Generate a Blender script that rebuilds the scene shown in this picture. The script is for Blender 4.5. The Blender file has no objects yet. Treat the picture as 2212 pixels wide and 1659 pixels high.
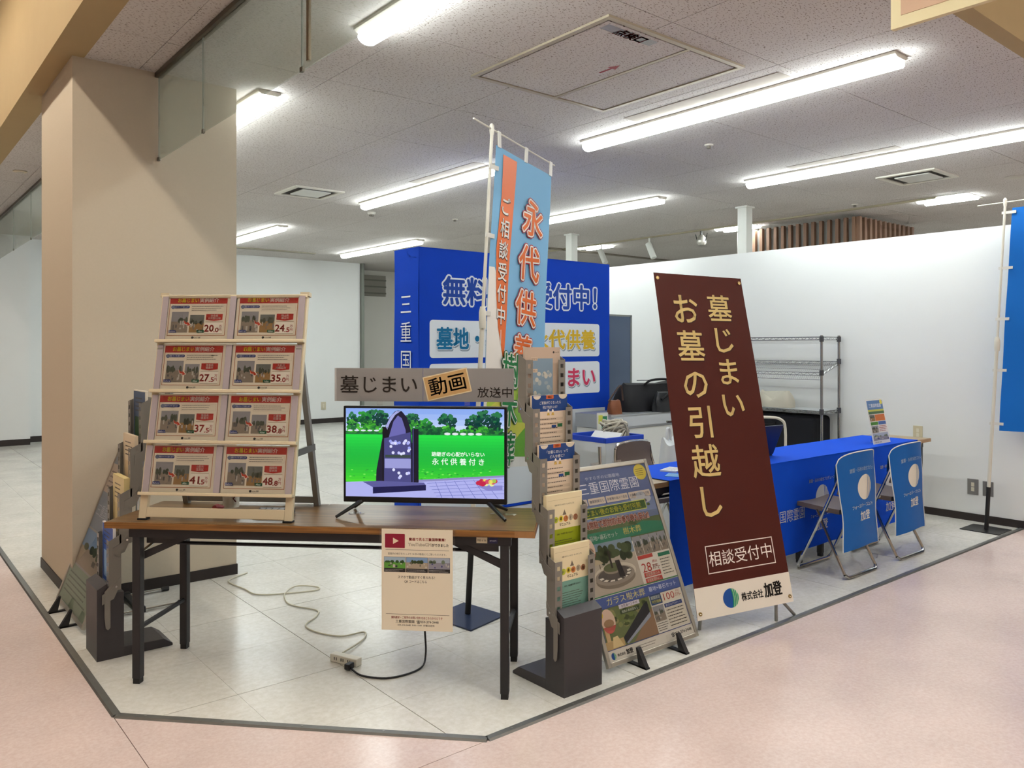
import bpy, bmesh, math, random
from mathutils import Vector, Matrix
random.seed(7)
SC = bpy.context.scene
COL = SC.collection
# ------------------------------------------------------------------ camera, world, exposure
cam_d = bpy.data.cameras.new('camera'); cam = bpy.data.objects.new('camera', cam_d); COL.objects.link(cam)
cam.location = (0, 0, 1.45); cam.rotation_euler = (math.radians(90), 0, math.radians(-39.4))
cam_d.sensor_width = 36; cam_d.lens = 1722 / 2212 * 36; cam_d.shift_y = -79.5 / 2212; cam_d.clip_start = .02
SC.camera = cam
wd = bpy.data.worlds.new('world'); SC.world = wd; wd.use_nodes = True
wd.node_tree.nodes['Background'].inputs[0].default_value = (.9, .95, 1, 1)
wd.node_tree.nodes['Background'].inputs[1].default_value = .05
SC.view_settings.view_transform = 'Standard'; SC.view_settings.look = 'None'
SC.view_settings.gamma = 1; SC.view_settings.use_curve_mapping = False
SC.view_settings.exposure = 0.0
LAMP_COOL = (.93, 1.0, .985); LAMP_WARM = (1.0, .89, .76); LAMP_MILD = (1.0, .95, .89)
E_COOL = 11.0; E_WARM = 60.0
SC.cycles.max_bounces = 5; SC.cycles.diffuse_bounces = 3; SC.cycles.use_light_tree = False; SC.cycles.use_adaptive_sampling = True; SC.cycles.adaptive_threshold = .12; SC.cycles.adaptive_min_samples = 14; SC.cycles.glossy_bounces = 2; SC.cycles.transparent_max_bounces = 10; SC.cycles.caustics_reflective = False; SC.cycles.caustics_refractive = False; SC.cycles.sample_clamp_indirect = 6
# ------------------------------------------------------------------ helpers
def lin(c):
    if isinstance(c, str):
        c = [int(c[i:i + 2], 16) / 255 for i in (0, 2, 4)]
    return tuple((x / 12.92 if x <= .04045 else ((x + .055) / 1.055) ** 2.4) for x in c[:3]) + (1,)
MATS = {}
def mat(name, col='cccccc', rough=.5, metal=0, spec=.5, emit=0, trans=0, alpha=1, noise=0, nscale=20, bump=0, coat=0, ior=1.45, stretch=None, subsurf=0):
    if name in MATS: return MATS[name]
    m = bpy.data.materials.new(name); m.use_nodes = True; MATS[name] = m
    nt = m.node_tree; b = nt.nodes['Principled BSDF']
    c = lin(col)
    b.inputs['Base Color'].default_value = c; b.inputs['Roughness'].default_value = rough
    b.inputs['Metallic'].default_value = metal; b.inputs['Specular IOR Level'].default_value = spec
    b.inputs['IOR'].default_value = ior
    if coat: b.inputs['Coat Weight'].default_value = coat; b.inputs['Coat Roughness'].default_value = .05
    if trans: b.inputs['Transmission Weight'].default_value = trans
    if alpha < 1: b.inputs['Alpha'].default_value = alpha
    if emit: b.inputs['Emission Color'].default_value = c; b.inputs['Emission Strength'].default_value = emit
    if noise or bump:
        tc = nt.nodes.new('ShaderNodeTexCoord'); mp = nt.nodes.new('ShaderNodeMapping'); n = nt.nodes.new('ShaderNodeTexNoise')
        nt.links.new(tc.outputs['Object'], mp.inputs[0]); nt.links.new(mp.outputs[0], n.inputs['Vector'])
        if stretch: mp.inputs['Scale'].default_value = stretch
        n.inputs['Scale'].default_value = nscale; n.inputs['Detail'].default_value = 4
        if noise:
            mx = nt.nodes.new('ShaderNodeMix'); mx.data_type = 'RGBA'
            mx.inputs[6].default_value = tuple(min(1, v * (1 + noise)) for v in c[:3]) + (1,)
            mx.inputs[7].default_value = tuple(v * (1 - noise) for v in c[:3]) + (1,)
            nt.links.new(n.outputs[0], mx.inputs[0]); nt.links.new(mx.outputs[2], b.inputs['Base Color'])
        if bump:
            bp = nt.nodes.new('ShaderNodeBump'); bp.inputs['Strength'].default_value = bump; bp.inputs['Distance'].default_value = .004
            nt.links.new(n.outputs[0], bp.inputs['Height']); nt.links.new(bp.outputs[0], b.inputs['Normal'])
    return m
def clear(name, refl=.07, rough=.06, tint='ffffff'):
    if name in MATS: return MATS[name]
    m = bpy.data.materials.new(name); m.use_nodes = True; MATS[name] = m; nt = m.node_tree; nt.nodes.remove(nt.nodes['Principled BSDF'])
    t = nt.nodes.new('ShaderNodeBsdfTransparent'); t.inputs[0].default_value = lin(tint); g = nt.nodes.new('ShaderNodeBsdfGlossy'); g.inputs['Roughness'].default_value = rough
    f = nt.nodes.new('ShaderNodeLayerWeight'); f.inputs[0].default_value = .25; r = nt.nodes.new('ShaderNodeMapRange'); r.inputs[3].default_value = refl; r.inputs[4].default_value = .6
    x = nt.nodes.new('ShaderNodeMixShader'); nt.links.new(f.outputs['Fresnel'], r.inputs[0]); nt.links.new(r.outputs[0], x.inputs[0]); nt.links.new(t.outputs[0], x.inputs[1]); nt.links.new(g.outputs[0], x.inputs[2])
    nt.links.new(x.outputs[0], nt.nodes['Material Output'].inputs[0]); return m
def tag(o, label=None, cat=None, group=None, kind=None):
    if label: o['label'] = label
    if cat: o['category'] = cat
    if group: o['group'] = group
    if kind: o['kind'] = kind
    return o
def empty(name, loc=(0, 0, 0), rz=0, label=None, cat=None, group=None):
    o = bpy.data.objects.new(name, None); COL.objects.link(o); o.location = loc; o.rotation_euler = (0, 0, rz); o.empty_display_size = .05
    return tag(o, label, cat, group)
def link(name, me, parent=None, loc=None, rot=None):
    o = bpy.data.objects.new(name, me); COL.objects.link(o)
    if parent: o.parent = parent
    if loc: o.location = loc
    if rot: o.rotation_euler = rot
    return o
class MB:
    """collects shapes for one mesh object"""
    def __init__(s): s.v = []; s.f = []; s.m = []; s.cur = 0; s.M = None
    def add(s, vs, fs):
        n = len(s.v)
        for p in vs:
            p = Vector(p)
            s.v.append(s.M @ p if s.M else p)
        for f in fs: s.f.append([n + i for i in f]); s.m.append(s.cur)
        return s
    def box(s, x0, x1, y0, y1, z0, z1):
        return s.add([(x0, y0, z0), (x1, y0, z0), (x1, y1, z0), (x0, y1, z0), (x0, y0, z1), (x1, y0, z1), (x1, y1, z1), (x0, y1, z1)],
                     [(3, 2, 1, 0), (4, 5, 6, 7), (0, 1, 5, 4), (1, 2, 6, 5), (2, 3, 7, 6), (3, 0, 4, 7)])
    def cbox(s, cx, cy, cz, sx, sy, sz): return s.box(cx - sx / 2, cx + sx / 2, cy - sy / 2, cy + sy / 2, cz - sz / 2, cz + sz / 2)
    def prism(s, pts, d):
        """pts: list of 3d points (planar ngon), d: extrusion vector"""
        n = len(pts); d = Vector(d); P = [Vector(p) for p in pts]
        nor = Vector((0, 0, 0))
        for i in range(n): nor += P[i].cross(P[(i + 1) % n])
        if nor.dot(d) > 0: P = P[::-1]
        return s.add(P + [p + d for p in P], [tuple(range(n)), tuple(range(2 * n - 1, n - 1, -1))] + [(i, n + i, n + (i + 1) % n, (i + 1) % n) for i in range(n)])
    def tube(s, pts, r, n=8, close=False, cap=True):
        P = [Vector(p) for p in pts]; k = len(P); rs = r if isinstance(r, (list, tuple)) else [r] * k
        T = []
        for i in range(k):
            if close: t = P[(i + 1) % k] - P[i - 1]
            else: t = P[min(i + 1, k - 1)] - P[max(i - 1, 0)]
            T.append(t.normalized() if t.length > 1e-9 else Vector((0, 0, 1)))
        a = Vector((0, 0, 1)) if abs(T[0].z) < .9 else Vector((1, 0, 0))
        u = T[0].cross(a).normalized(); vs = []
        for i in range(k):
            u = (u - T[i] * u.dot(T[i])).normalized(); w = T[i].cross(u)
            for j in range(n):
                an = 2 * math.pi * j / n
                vs.append(P[i] + (u * math.cos(an) + w * math.sin(an)) * rs[i])
        fs = []
        for i in range(k if close else k - 1):
            for j in range(n):
                a0 = i * n + j; a1 = i * n + (j + 1) % n; b0 = ((i + 1) % k) * n + j; b1 = ((i + 1) % k) * n + (j + 1) % n
                fs.append((a0, a1, b1, b0))
        if cap and not close: fs.append(tuple(range(n - 1, -1, -1))); fs.append(tuple(range((k - 1) * n, k * n)))
        return s.add(vs, fs)
    def lathe(s, prof, n=16, c=(0, 0, 0)):
        vs = []; fs = []; k = len(prof)
        for r, z in prof:
            for j in range(n):
                a = 2 * math.pi * j / n; vs.append((c[0] + r * math.cos(a), c[1] + r * math.sin(a), c[2] + z))
        for i in range(k - 1):
            for j in range(n): fs.append((i * n + j, i * n + (j + 1) % n, (i + 1) * n + (j + 1) % n, (i + 1) * n + j))
        fs.append(tuple(range(n - 1, -1, -1))); fs.append(tuple(range((k - 1) * n, k * n)))
        return s.add(vs, fs)
    def grid(s, fn, nu, nv, thick=0):
        """fn(i/nu, j/nv) -> point; optional thickness along average normal"""
        vs = [Vector(fn(i / nu, j / nv)) for j in range(nv + 1) for i in range(nu + 1)]; W = nu + 1
        fs = [(j * W + i, j * W + i + 1, (j + 1) * W + i + 1, (j + 1) * W + i) for j in range(nv) for i in range(nu)]
        if not thick: return s.add(vs, fs)
        nn = (vs[nu] - vs[0]).cross(vs[nv * W] - vs[0]).normalized() * thick; N = len(vs)
        f2 = [tuple(N + i for i in reversed(f)) for f in fs]; ed = []
        per = [i for i in range(nu)] + [j * W + nu for j in range(nv)] + [nv * W + i for i in range(nu, 0, -1)] + [j * W for j in range(nv, 0, -1)]
        for a in range(len(per)):
            p, q = per[a], per[(a + 1) % len(per)]; ed.append((q, p, N + p, N + q))
        return s.add(vs + [v - nn for v in vs], fs + f2 + ed)
    def use(s, i): s.cur = i; return s
    def build(s, name, mats, parent=None, loc=None, rot=None, smooth=False, bevel=0, seg=2, kind=None, label=None):
        me = bpy.data.meshes.new(name); me.from_pydata([tuple(v) for v in s.v], [], s.f)
        if not isinstance(mats, (list, tuple)): mats = [mats]
        for m in mats: me.materials.append(m)
        if len(mats) > 1: me.polygons.foreach_set('material_index', s.m)
        if smooth:
            me.polygons.foreach_set('use_smooth', [True] * len(me.polygons))
            bm = bmesh.new(); bm.from_mesh(me)
            for e in bm.edges:
                if len(e.link_faces) == 2 and e.calc_face_angle(0) > .75: e.smooth = False
            bm.to_mesh(me); bm.free()
        me.update()
        o = link(name, me, parent, loc, rot)
        if bevel:
            b = o.modifiers.new('bevel', 'BEVEL'); b.width = bevel; b.segments = seg; b.limit_method = 'ANGLE'; b.angle_limit = .6; b.harden_normals = False
        if kind: o['kind'] = kind
        if label: o['label'] = label
        return o
def B(x0, x1, y0, y1, z0, z1): return MB().box(x0, x1, y0, y1, z0, z1)
# ---- flat print: text and shapes on a sheet, mapped to 3-D by a function
TC = {}
def glyph(sx, bold):
    k = (sx, bold)
    if k in TC: return TC[k]
    cu = bpy.data.curves.new('t', 'FONT'); cu.body = sx; cu.size = 1; cu.resolution_u = 2; cu.offset = bold; cu.fill_mode = 'FRONT'
    ob = bpy.data.objects.new('t', cu); COL.objects.link(ob)
    me = ob.to_mesh(); vs = [(v.co.x, v.co.y) for v in me.vertices]; fs = [tuple(p.vertices) for p in me.polygons]; ob.to_mesh_clear()
    bpy.data.objects.remove(ob); bpy.data.curves.remove(cu)
    TC[k] = (vs, fs); return TC[k]
class Print:
    def __init__(s): s.it = []
    def poly(s, pts, m, l=1): s.it.append((list(pts), [tuple(range(len(pts)))], m, l)); return s
    def rect(s, x0, y0, x1, y1, m, l=1): return s.poly([(x0, y0), (x1, y0), (x1, y1), (x0, y1)], m, l)
    def rrect(s, x0, y0, x1, y1, r, m, l=1):
        pts = []
        for cx, cy, a in ((x1 - r, y0 + r, -90), (x1 - r, y1 - r, 0), (x0 + r, y1 - r, 90), (x0 + r, y0 + r, 180)):
            for k in range(5): t = math.radians(a + k * 22.5); pts.append((cx + r * math.cos(t), cy + r * math.sin(t)))
        return s.poly(pts, m, l)
    def ell(s, cx, cy, rx, ry, m, l=1, n=20, a0=0, a1=360):
        k = n if a1 - a0 >= 360 else n + 1
        return s.poly([(cx + rx * math.cos(math.radians(a0 + (a1 - a0) * i / n)), cy + ry * math.sin(math.radians(a0 + (a1 - a0) * i / n))) for i in range(k)], m, l)
    def frame(s, x0, y0, x1, y1, t, m, l=1):
        s.rect(x0, y0, x1, y0 + t, m, l); s.rect(x0, y1 - t, x1, y1, m, l); s.rect(x0, y0 + t, x0 + t, y1 - t, m, l); s.rect(x1 - t, y0 + t, x1, y1 - t, m, l); return s
    def bars(s, x0, y0, x1, y1, n, m, l=1, fill=.35, rnd=None):
        rnd = rnd or random
        for i in range(n):
            h = (y1 - y0) / n; yc = y1 - h * (i + .5); x = x0
            xe = x1 - (x1 - x0) * (rnd.random() * .25)
            while x < xe:
                w = h * fill * (1 + rnd.random() * 2.5); s.rect(x, yc - h * fill / 2, min(x + w, xe), yc + h * fill / 2, m, l); x += w + h * fill * .6
        return s
    def text(s, t, x, y, h, m, l=2, bold=0, w=None, rot=0, anchor='c', sx=1, vert=False, pitch=1.08):
        """h: em height; (x, y) the centre (or left middle) of the line; w: fit to this width; vert: top to bottom from (x, y)"""
        if vert:
            for i, ch in enumerate(t):
                s.text(ch, x, y - h * pitch * (i + .5), h, m, l, bold, sx=sx, rot=rot)
            return s
        sh = [(0, 0)]
        if bold > .007: n_ = 10 if bold > .03 else 6; sh = [(bold * math.cos(k * 2 * math.pi / n_), bold * math.sin(k * 2 * math.pi / n_)) for k in range(n_)]; bold = 0
        vs, fs = glyph(t, bold)
        if not vs: return s
        xs = [p[0] for p in vs]; ys = [p[1] for p in vs]
        cy = .36 if len(t) > 1 or ord(t[0]) < 0x2000 else .36
        cx = (min(xs) + max(xs)) / 2; wd_ = max(xs) - min(xs) - 2 * bold; kx = h * sx
        if w: kx = w / wd_
        ox = cx if anchor == 'c' else min(xs)
        c, q = math.cos(math.radians(rot)), math.sin(math.radians(rot))
        for dx, dy in sh:
            o = []
            for a, b in vs:
                a = (a - ox) * kx + dx * h; b = (b - cy) * h + dy * h; o.append((x + a * c - b * q, y + a * q + b * c))
            s.it.append((o, fs, m, l))
        return s
    def otext(s, t, x, y, h, m, mo, l=2, ob=.05, bold=.01, **k):
        s.text(t, x, y, h, mo, l, ob, **k); return s.text(t, x, y, h, m, l + 1, bold, **k)
    def build(s, name, parent, fn, maxlen=0, label=None):
        bm = bmesh.new(); mats = []
        for vs, fs, m, l in s.it:
            if m not in mats: mats.append(m)
            mi = mats.index(m); nv = [bm.verts.new((a, b, l)) for a, b in vs]
            for f in fs:
                try: fc = bm.faces.new([nv[i] for i in f])
                except ValueError: continue
                fc.material_index = mi
        bm.normal_update()
        for fc in bm.faces:
            if fc.normal.z < 0: fc.normal_flip()
        if maxlen:
            big = [f for f in bm.faces if len(f.verts) > 4]
            if big: bmesh.ops.triangulate(bm, faces=big)
            for _ in range(5):
                es = [e for e in bm.edges if (e.verts[0].co - e.verts[1].co).length > maxlen]
                if not es: break
                bmesh.ops.subdivide_edges(bm, edges=es, cuts=1, use_grid_fill=True)
                big = [f for f in bm.faces if len(f.verts) > 4]
                if big: bmesh.ops.triangulate(bm, faces=big)
        for v in bm.verts: v.co = Vector(fn(v.co.x, v.co.y, v.co.z))
        me = bpy.data.meshes.new(name); bm.to_mesh(me); bm.free()
        for m in mats: me.materials.append(m)
        o = link(name, me, parent)
        if label: o['label'] = label
        return o
def plane(O, U, V, eps=.0003):
    """map for a flat sheet: origin O, unit axes U (right) and V (up); layers lift along U x V"""
    O, U, V = Vector(O), Vector(U).normalized(), Vector(V).normalized(); N = U.cross(V)
    return lambda a, b, l: O + U * a + V * b + N * (l * eps)
def ink(c, rough=.45): return mat('print_' + c, c, rough=rough, spec=.3)
def picture(p, x0, y0, x1, y1, kind, seed, l=2):
    """a small printed photograph: sky, trees, ground, stones"""
    R = random.Random(seed); w, h = x1 - x0, y1 - y0
    sky, tree, gnd, st = {'grave': ('8f8f92', '4b5244', '8a7f70', '5d5a58'), 'soil': ('6c706a', '4a4f40', '9a7645', '77706a'), 'lawn': ('9fb6c8', '33512c', '5d9a3c', '3c3a40'),
                         'plaza': ('7f9fc6', '3e4c30', 'a79a86', '6f6a60'), 'stones': ('a3adbd', '6d7a66', '8b8a96', '4d4a78')}[kind]
    p.rect(x0, y0, x1, y1, ink(sky), l)
    hz = y0 + h * R.uniform(.5, .62)
    p.rect(x0, y0, x1, hz, ink(gnd), l + 1)
    for i in range(7):
        cx = x0 + w * R.uniform(.1, .9); rx = w * R.uniform(.06, .1); ry = h * R.uniform(.08, .2)
        p.ell(cx, min(hz + ry * .3, y1 - ry), rx, ry, ink(tree), l + 2 + (i % 2), n=9)
    for i in range(6):
        bw = w * R.uniform(.05, .12); bx = x0 + R.uniform(0, w - bw); by = y0 + h * R.uniform(.05, .4); bh = h * R.uniform(.08, .26)
        c = st if R.random() < .6 else 'b9b4aa'
        p.rect(bx, by, bx + bw, by + bh, ink(c), l + 4 + i % 3)
    return p
def logo(p, cx, cy, r, l=2, white=None):
    """round emblem: a blue disc cut by curved green and white stripes"""
    b = ink('1d4f9c') if not white else white
    p.ell(cx, cy, r, r, b, l, n=28, a0=75, a1=285)
    cols = [ink('2f9e6e')] * 4 if not white else [white] * 4
    for i in range(4):
        t0, t1 = -.02 + i * .27, .16 + i * .27
        pts = []
        for k in range(9):
            a = math.radians(80 - 160 * k / 8); pts.append((cx + r * (t0 + .25 * math.cos(a) * (1 - t0)), cy + r * math.sin(a) * math.sqrt(max(0, 1 - (max(t0, 0)) ** 2))))
        for k in range(8, -1, -1):
            a = math.radians(80 - 160 * k / 8); pts.append((cx + r * (t1 + .25 * math.cos(a) * (1 - t1)), cy + r * math.sin(a) * math.sqrt(max(0, 1 - min(t1, 1) ** 2))))
        p.poly(pts, cols[i], l + 1)
    return p
# ================================================================== the setting
CEIL = 3.10
def structure(o, label, cat): return tag(o, label, cat, kind='structure')
# --- materials of the shell
def floor_mat(name, c1, c2, rough, sc):
    m = mat(name, c1, rough=rough, spec=.45); nt = m.node_tree; b = nt.nodes['Principled BSDF']
    tc = nt.nodes.new('ShaderNodeNewGeometry'); n1 = nt.nodes.new('ShaderNodeTexNoise'); n2 = nt.nodes.new('ShaderNodeTexNoise')
    nt.links.new(tc.outputs['Position'], n1.inputs['Vector']); nt.links.new(tc.outputs['Position'], n2.inputs['Vector'])
    n1.inputs['Scale'].default_value = sc; n1.inputs['Detail'].default_value = 6; n1.inputs['Roughness'].default_value = .7
    n2.inputs['Scale'].default_value = 1.7; n2.inputs['Detail'].default_value = 5; n2.inputs['Roughness'].default_value = .65
    r = nt.nodes.new('ShaderNodeValToRGB'); r.color_ramp.elements[0].position = .38; r.color_ramp.elements[1].position = .64
    r.color_ramp.elements[0].color = lin(c1); r.color_ramp.elements[1].color = lin(c2)
    nt.links.new(n1.outputs[0], r.inputs[0])
    mx = nt.nodes.new('ShaderNodeMix'); mx.data_type = 'RGBA'; mx.blend_type = 'MULTIPLY'; mx.inputs[0].default_value = 1
    r2 = nt.nodes.new('ShaderNodeValToRGB'); r2.color_ramp.elements[0].position = .3; r2.color_ramp.elements[0].color = (.86, .86, .86, 1); r2.color_ramp.elements[1].position = .62
    nt.links.new(n2.outputs[0], r2.inputs[0])
    nt.links.new(r.outputs[0], mx.inputs[6]); nt.links.new(r2.outputs[0], mx.inputs[7]); nt.links.new(mx.outputs[2], b.inputs['Base Color'])
    rr = nt.nodes.new('ShaderNodeMapRange'); rr.inputs[3].default_value = rough - .06; rr.inputs[4].default_value = rough + .1
    nt.links.new(n2.outputs[0], rr.inputs[0]); nt.links.new(rr.outputs[0], b.inputs['Roughness'])
    return m
M_TILE = floor_mat('vinyl_tile', 'd2cfc5', 'dedcd5', .2, 34)
M_PINK = floor_mat('pink_vinyl', 'd6bfb7', 'e0cec7', .17, 60)
M_JOINT = mat('tile_joint', '55514a', rough=.8)
M_WHITE = mat('white_paint', 'e2e4e3', rough=.6, spec=.2, noise=.02, nscale=3)
M_PILLAR = mat('beige_wallpaper', 'c4b8a4', rough=.75, spec=.15, noise=.03, nscale=90, bump=.05)
M_FASCIA = mat('cream_plaster', 'ab9670', rough=.8, spec=.15, noise=.04, nscale=6, bump=.1)
M_BASE = mat('dark_baseboard', '2b2422', rough=.5)
M_STRIP = mat('metal_edge_strip', '7d7d7a', rough=.42, metal=.75, noise=.12, nscale=30)
M_TRIM = mat('ivory_trim', 'b9ad93', rough=.55)
def ceil_mat():
    m = mat('acoustic_board', 'c2b9b0', rough=.9, spec=.1); nt = m.node_tree; b = nt.nodes['Principled BSDF']
    g = nt.nodes.new('ShaderNodeNewGeometry')
    mp = nt.nodes.new('ShaderNodeMapping'); mp.inputs['Scale'].default_value = (34, 78, 1); mp.inputs['Rotation'].default_value = (0, 0, .5)
    nt.links.new(g.outputs['Position'], mp.inputs[0])
    nz = nt.nodes.new('ShaderNodeTexNoise'); nz.inputs['Scale'].default_value = .9; nt.links.new(mp.outputs[0], nz.inputs['Vector'])
    add = nt.nodes.new('ShaderNodeVectorMath'); add.operation = 'MULTIPLY_ADD'; add.inputs[1].default_value = (1.5, 1.5, 0)
    nt.links.new(nz.outputs['Color'], add.inputs[0]); nt.links.new(mp.outputs[0], add.inputs[2])
    v = nt.nodes.new('ShaderNodeTexVoronoi'); v.voronoi_dimensions = '2D'; v.inputs['Scale'].default_value = 1; nt.links.new(add.outputs[0], v.inputs['Vector'])
    r = nt.nodes.new('ShaderNodeValToRGB'); r.color_ramp.elements[0].position = .10; r.color_ramp.elements[1].position = .19
    r.color_ramp.elements[0].color = lin('7f746a'); r.color_ramp.elements[1].color = lin('ccc8c5')
    nt.links.new(v.outputs['Distance'], r.inputs[0])
    n2 = nt.nodes.new('ShaderNodeTexNoise'); n2.inputs['Scale'].default_value = .8; n2.inputs['Detail'].default_value = 4; nt.links.new(g.outputs['Position'], n2.inputs['Vector'])
    r2 = nt.nodes.new('ShaderNodeValToRGB'); r2.color_ramp.elements[0].position = .3; r2.color_ramp.elements[0].color = (.93, .92, .91, 1); r2.color_ramp.elements[1].position = .6
    nt.links.new(n2.outputs[0], r2.inputs[0])
    mx = nt.nodes.new('ShaderNodeMix'); mx.data_type = 'RGBA'; mx.blend_type = 'MULTIPLY'; mx.inputs[0].default_value = 1
    nt.links.new(r.outputs[0], mx.inputs[6]); nt.links.new(r2.outputs[0], mx.inputs[7]); nt.links.new(mx.outputs[2], b.inputs['Base Color'])
    return m
M_CEIL = ceil_mat()
# --- floor of the shop: slab with vinyl tiles; boundary X=.777 / chamfer / Y=2.33
XB, YB = .79, 2.345; CA, CB = (.79, 3.41), (1.80, 2.345)
fl = structure(MB().prism([(XB, 17, -.012), (XB, CA[1], -.012), (CB[0], YB, -.012), (17, YB, -.012), (17, 17, -.012)], (0, 0, -.1)).build('floor', M_JOINT), 'pale vinyl tile floor of the open shop unit', 'floor')
G = .4775; X0, Y0 = 1.705, 3.295
def clip(poly, a, b, c):
    out = []
    for i in range(len(poly)):
        p, q = poly[i], poly[(i + 1) % len(poly)]; dp = a * p[0] + b * p[1] - c; dq = a * q[0] + b * q[1] - c
        if dp >= 0: out.append(p)
        if dp * dq < 0: t = dp / (dp - dq); out.append((p[0] + (q[0] - p[0]) * t, p[1] + (q[1] - p[1]) * t))
    return out
tile_me = None; far = MB(); ntile = 0
def tile_prism(mb, pg): mb.prism([(p[0], p[1], -.012) for p in pg], (0, 0, .012))
for i in range(-3, 33):
    for j in range(-3, 30):
        x0, y0 = X0 + i * G, Y0 + j * G; g = .0012
        if x0 + G < XB or y0 + G < YB or x0 > 16.5 or y0 > 16.5: continue
        gx0 = .0036 if i % 2 == 0 else .0009; gy0 = .0036 if j % 2 == 0 else .0009
        pg = [(x0 + gx0, y0 + gy0), (x0 + G, y0 + gy0), (x0 + G, y0 + G), (x0 + gx0, y0 + G)]
        pc = clip(clip(clip(pg, 1, 0, XB), 0, 1, YB), 1.0545, 1, 1.0545 * CA[0] + CA[1])
        if len(pc) < 3: continue
        near = (x0 < 7.2 and y0 < 8.3)
        if not near:
            tile_prism(far, pc)
            continue
        ntile += 1
        if pc == pg and i % 2 and j % 2:
            if tile_me is None:
                mb = MB(); tile_prism(mb, [(p[0] - x0, p[1] - y0) for p in pg]); o = mb.build('tile', M_TILE, fl, (x0, y0, 0)); tile_me = o.data
            else: link('tile', tile_me, fl, (x0, y0, 0))
        else:
            mb = MB(); tile_prism(mb, [(p[0] - x0, p[1] - y0) for p in pc]); mb.build('tile', M_TILE, fl, (x0, y0, 0))
far.build('far_tiles', M_TILE, fl, kind='stuff')
# --- corridor floor: three pink sheets
fc = structure(B(-7, 17, -6, 17, -.13, -.118).build('floor_corridor', M_JOINT), 'pink vinyl sheet floor of the mall corridor', 'floor')
for pg in ([(-7, -6), (.776, -6), (.776, 17), (-7, 17)], [(.779, -6), (17, -6), (17, 2.329), (.779, 2.329)], [(.779, 2.332), (1.80, 2.332), (.779, 3.42)]):
    MB().prism([(x, y, -.1) for x, y in pg], (0, 0, .098)).build('floor_sheet', M_PINK, fc)
def strip(name, a, b, label):
    a, b = Vector((*a, 0)), Vector((*b, 0)); d = (b - a).normalized(); n = Vector((-d.y, d.x, 0)) * .019; L = (b - a).length
    mb = MB(); mb.prism([a + n + Vector((0, 0, -.002)), a + n * .7 + Vector((0, 0, .006)), a - n * .7 + Vector((0, 0, .006)), a - n + Vector((0, 0, -.002))], b - a)
    o = structure(mb.build(name, M_STRIP), label, 'edge strip')
    k = int(L / .32)
    for i in range(min(k, 16)):
        p = a + d * (.12 + i * .32)
        MB().lathe([(.005, 0), (.005, .0012), (.003, .0018)], 8, (p.x, p.y, .006)).build('screw', mat('screw_steel', '9a9a96', rough=.3, metal=1), o)
strip('trim_1', (.783, 15), CA, 'grey metal floor edge strip running past the pillar')
strip('trim_2', (CA[0], CA[1]), (CB[0], CB[1] - .01), 'grey metal floor edge strip across the cut corner in front of the table')
strip('trim_3', (CB[0], 2.338), (16, 2.338), 'grey metal floor edge strip along the pink corridor at right')
# --- pillar
pil = structure(B(.94, 1.875, 5.06, 6.03, 0, CEIL).build('wall_pillar', M_PILLAR), 'square beige papered pillar at the corner of the shop', 'pillar')
MB().box(.934, 1.881, 5.054, 6.036, 0, .065).build('baseboard', M_BASE, pil)
# --- walls
def wall(name, x0, x1, y0, y1, z1, label, m=M_WHITE, base=None, h=.06):
    o = structure(B(x0, x1, y0, y1, 0, z1).build(name, m), label, 'wall')
    if base:
        bx = dict(x0=x0, x1=x1, y0=y0, y1=y1); t = .008
        b = {'-x': (x0 - t, x0, y0, y1), '-y': (x0, x1, y0 - t, y0)}[base]
        B(b[0], b[1], b[2], b[3], 0, h).build('baseboard', M_BASE, o)
    return o
wr = wall('wall_right', 7.2, 7.3, 2.30, 8.2, 2.44, 'low white partition wall behind the blue tables', base='-x', h=.062)
wall('wall_back', 2.0, 7.66, 14.05, 14.2, CEIL, 'white back wall far behind the television', base='-y', h=.09)
wall('wall_back_left', -.9, 1.99, 13.72, 14.2, CEIL, 'white back wall seen left of the pillar', base='-y', h=.09)
rc = wall('wall_recess', 7.8, 17, 15.2, 15.3, CEIL, 'pale wall in the recess beside the blue booth', mat('pale_wall', 'd5d3cb', rough=.6))
B(7.67, 7.73, 14.0, 14.1, 0, CEIL).build('corner_post', mat('grey_post', '7b8078', rough=.5), rc)
MB().box(8.02, 8.9, 15.17, 15.2, 2.55, 3.0).build('louvre', mat('louvre_grey', '8b887e', rough=.5), rc)
for k in range(3): B(8.02, 8.9, 15.15, 15.17, 2.6 + k * .14, 2.63 + k * .14).build('louvre_bar', mat('louvre_bar', '6d6b62', rough=.5), rc)
wall('wall_far', 16.9, 17, 2.3, 15.2, CEIL, 'far side wall of the neighbouring shop')
wall('wall_corridor_left', -6.1, -6, -6, 17, 4.05, 'opposite wall of the corridor', mat('warm_wall', 'd9cdbd', rough=.7))
wall('wall_corridor_near', -6, 17, -6.1, -6, 4.05, 'corridor wall opposite the shop front', mat('warm_wall'))
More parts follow.
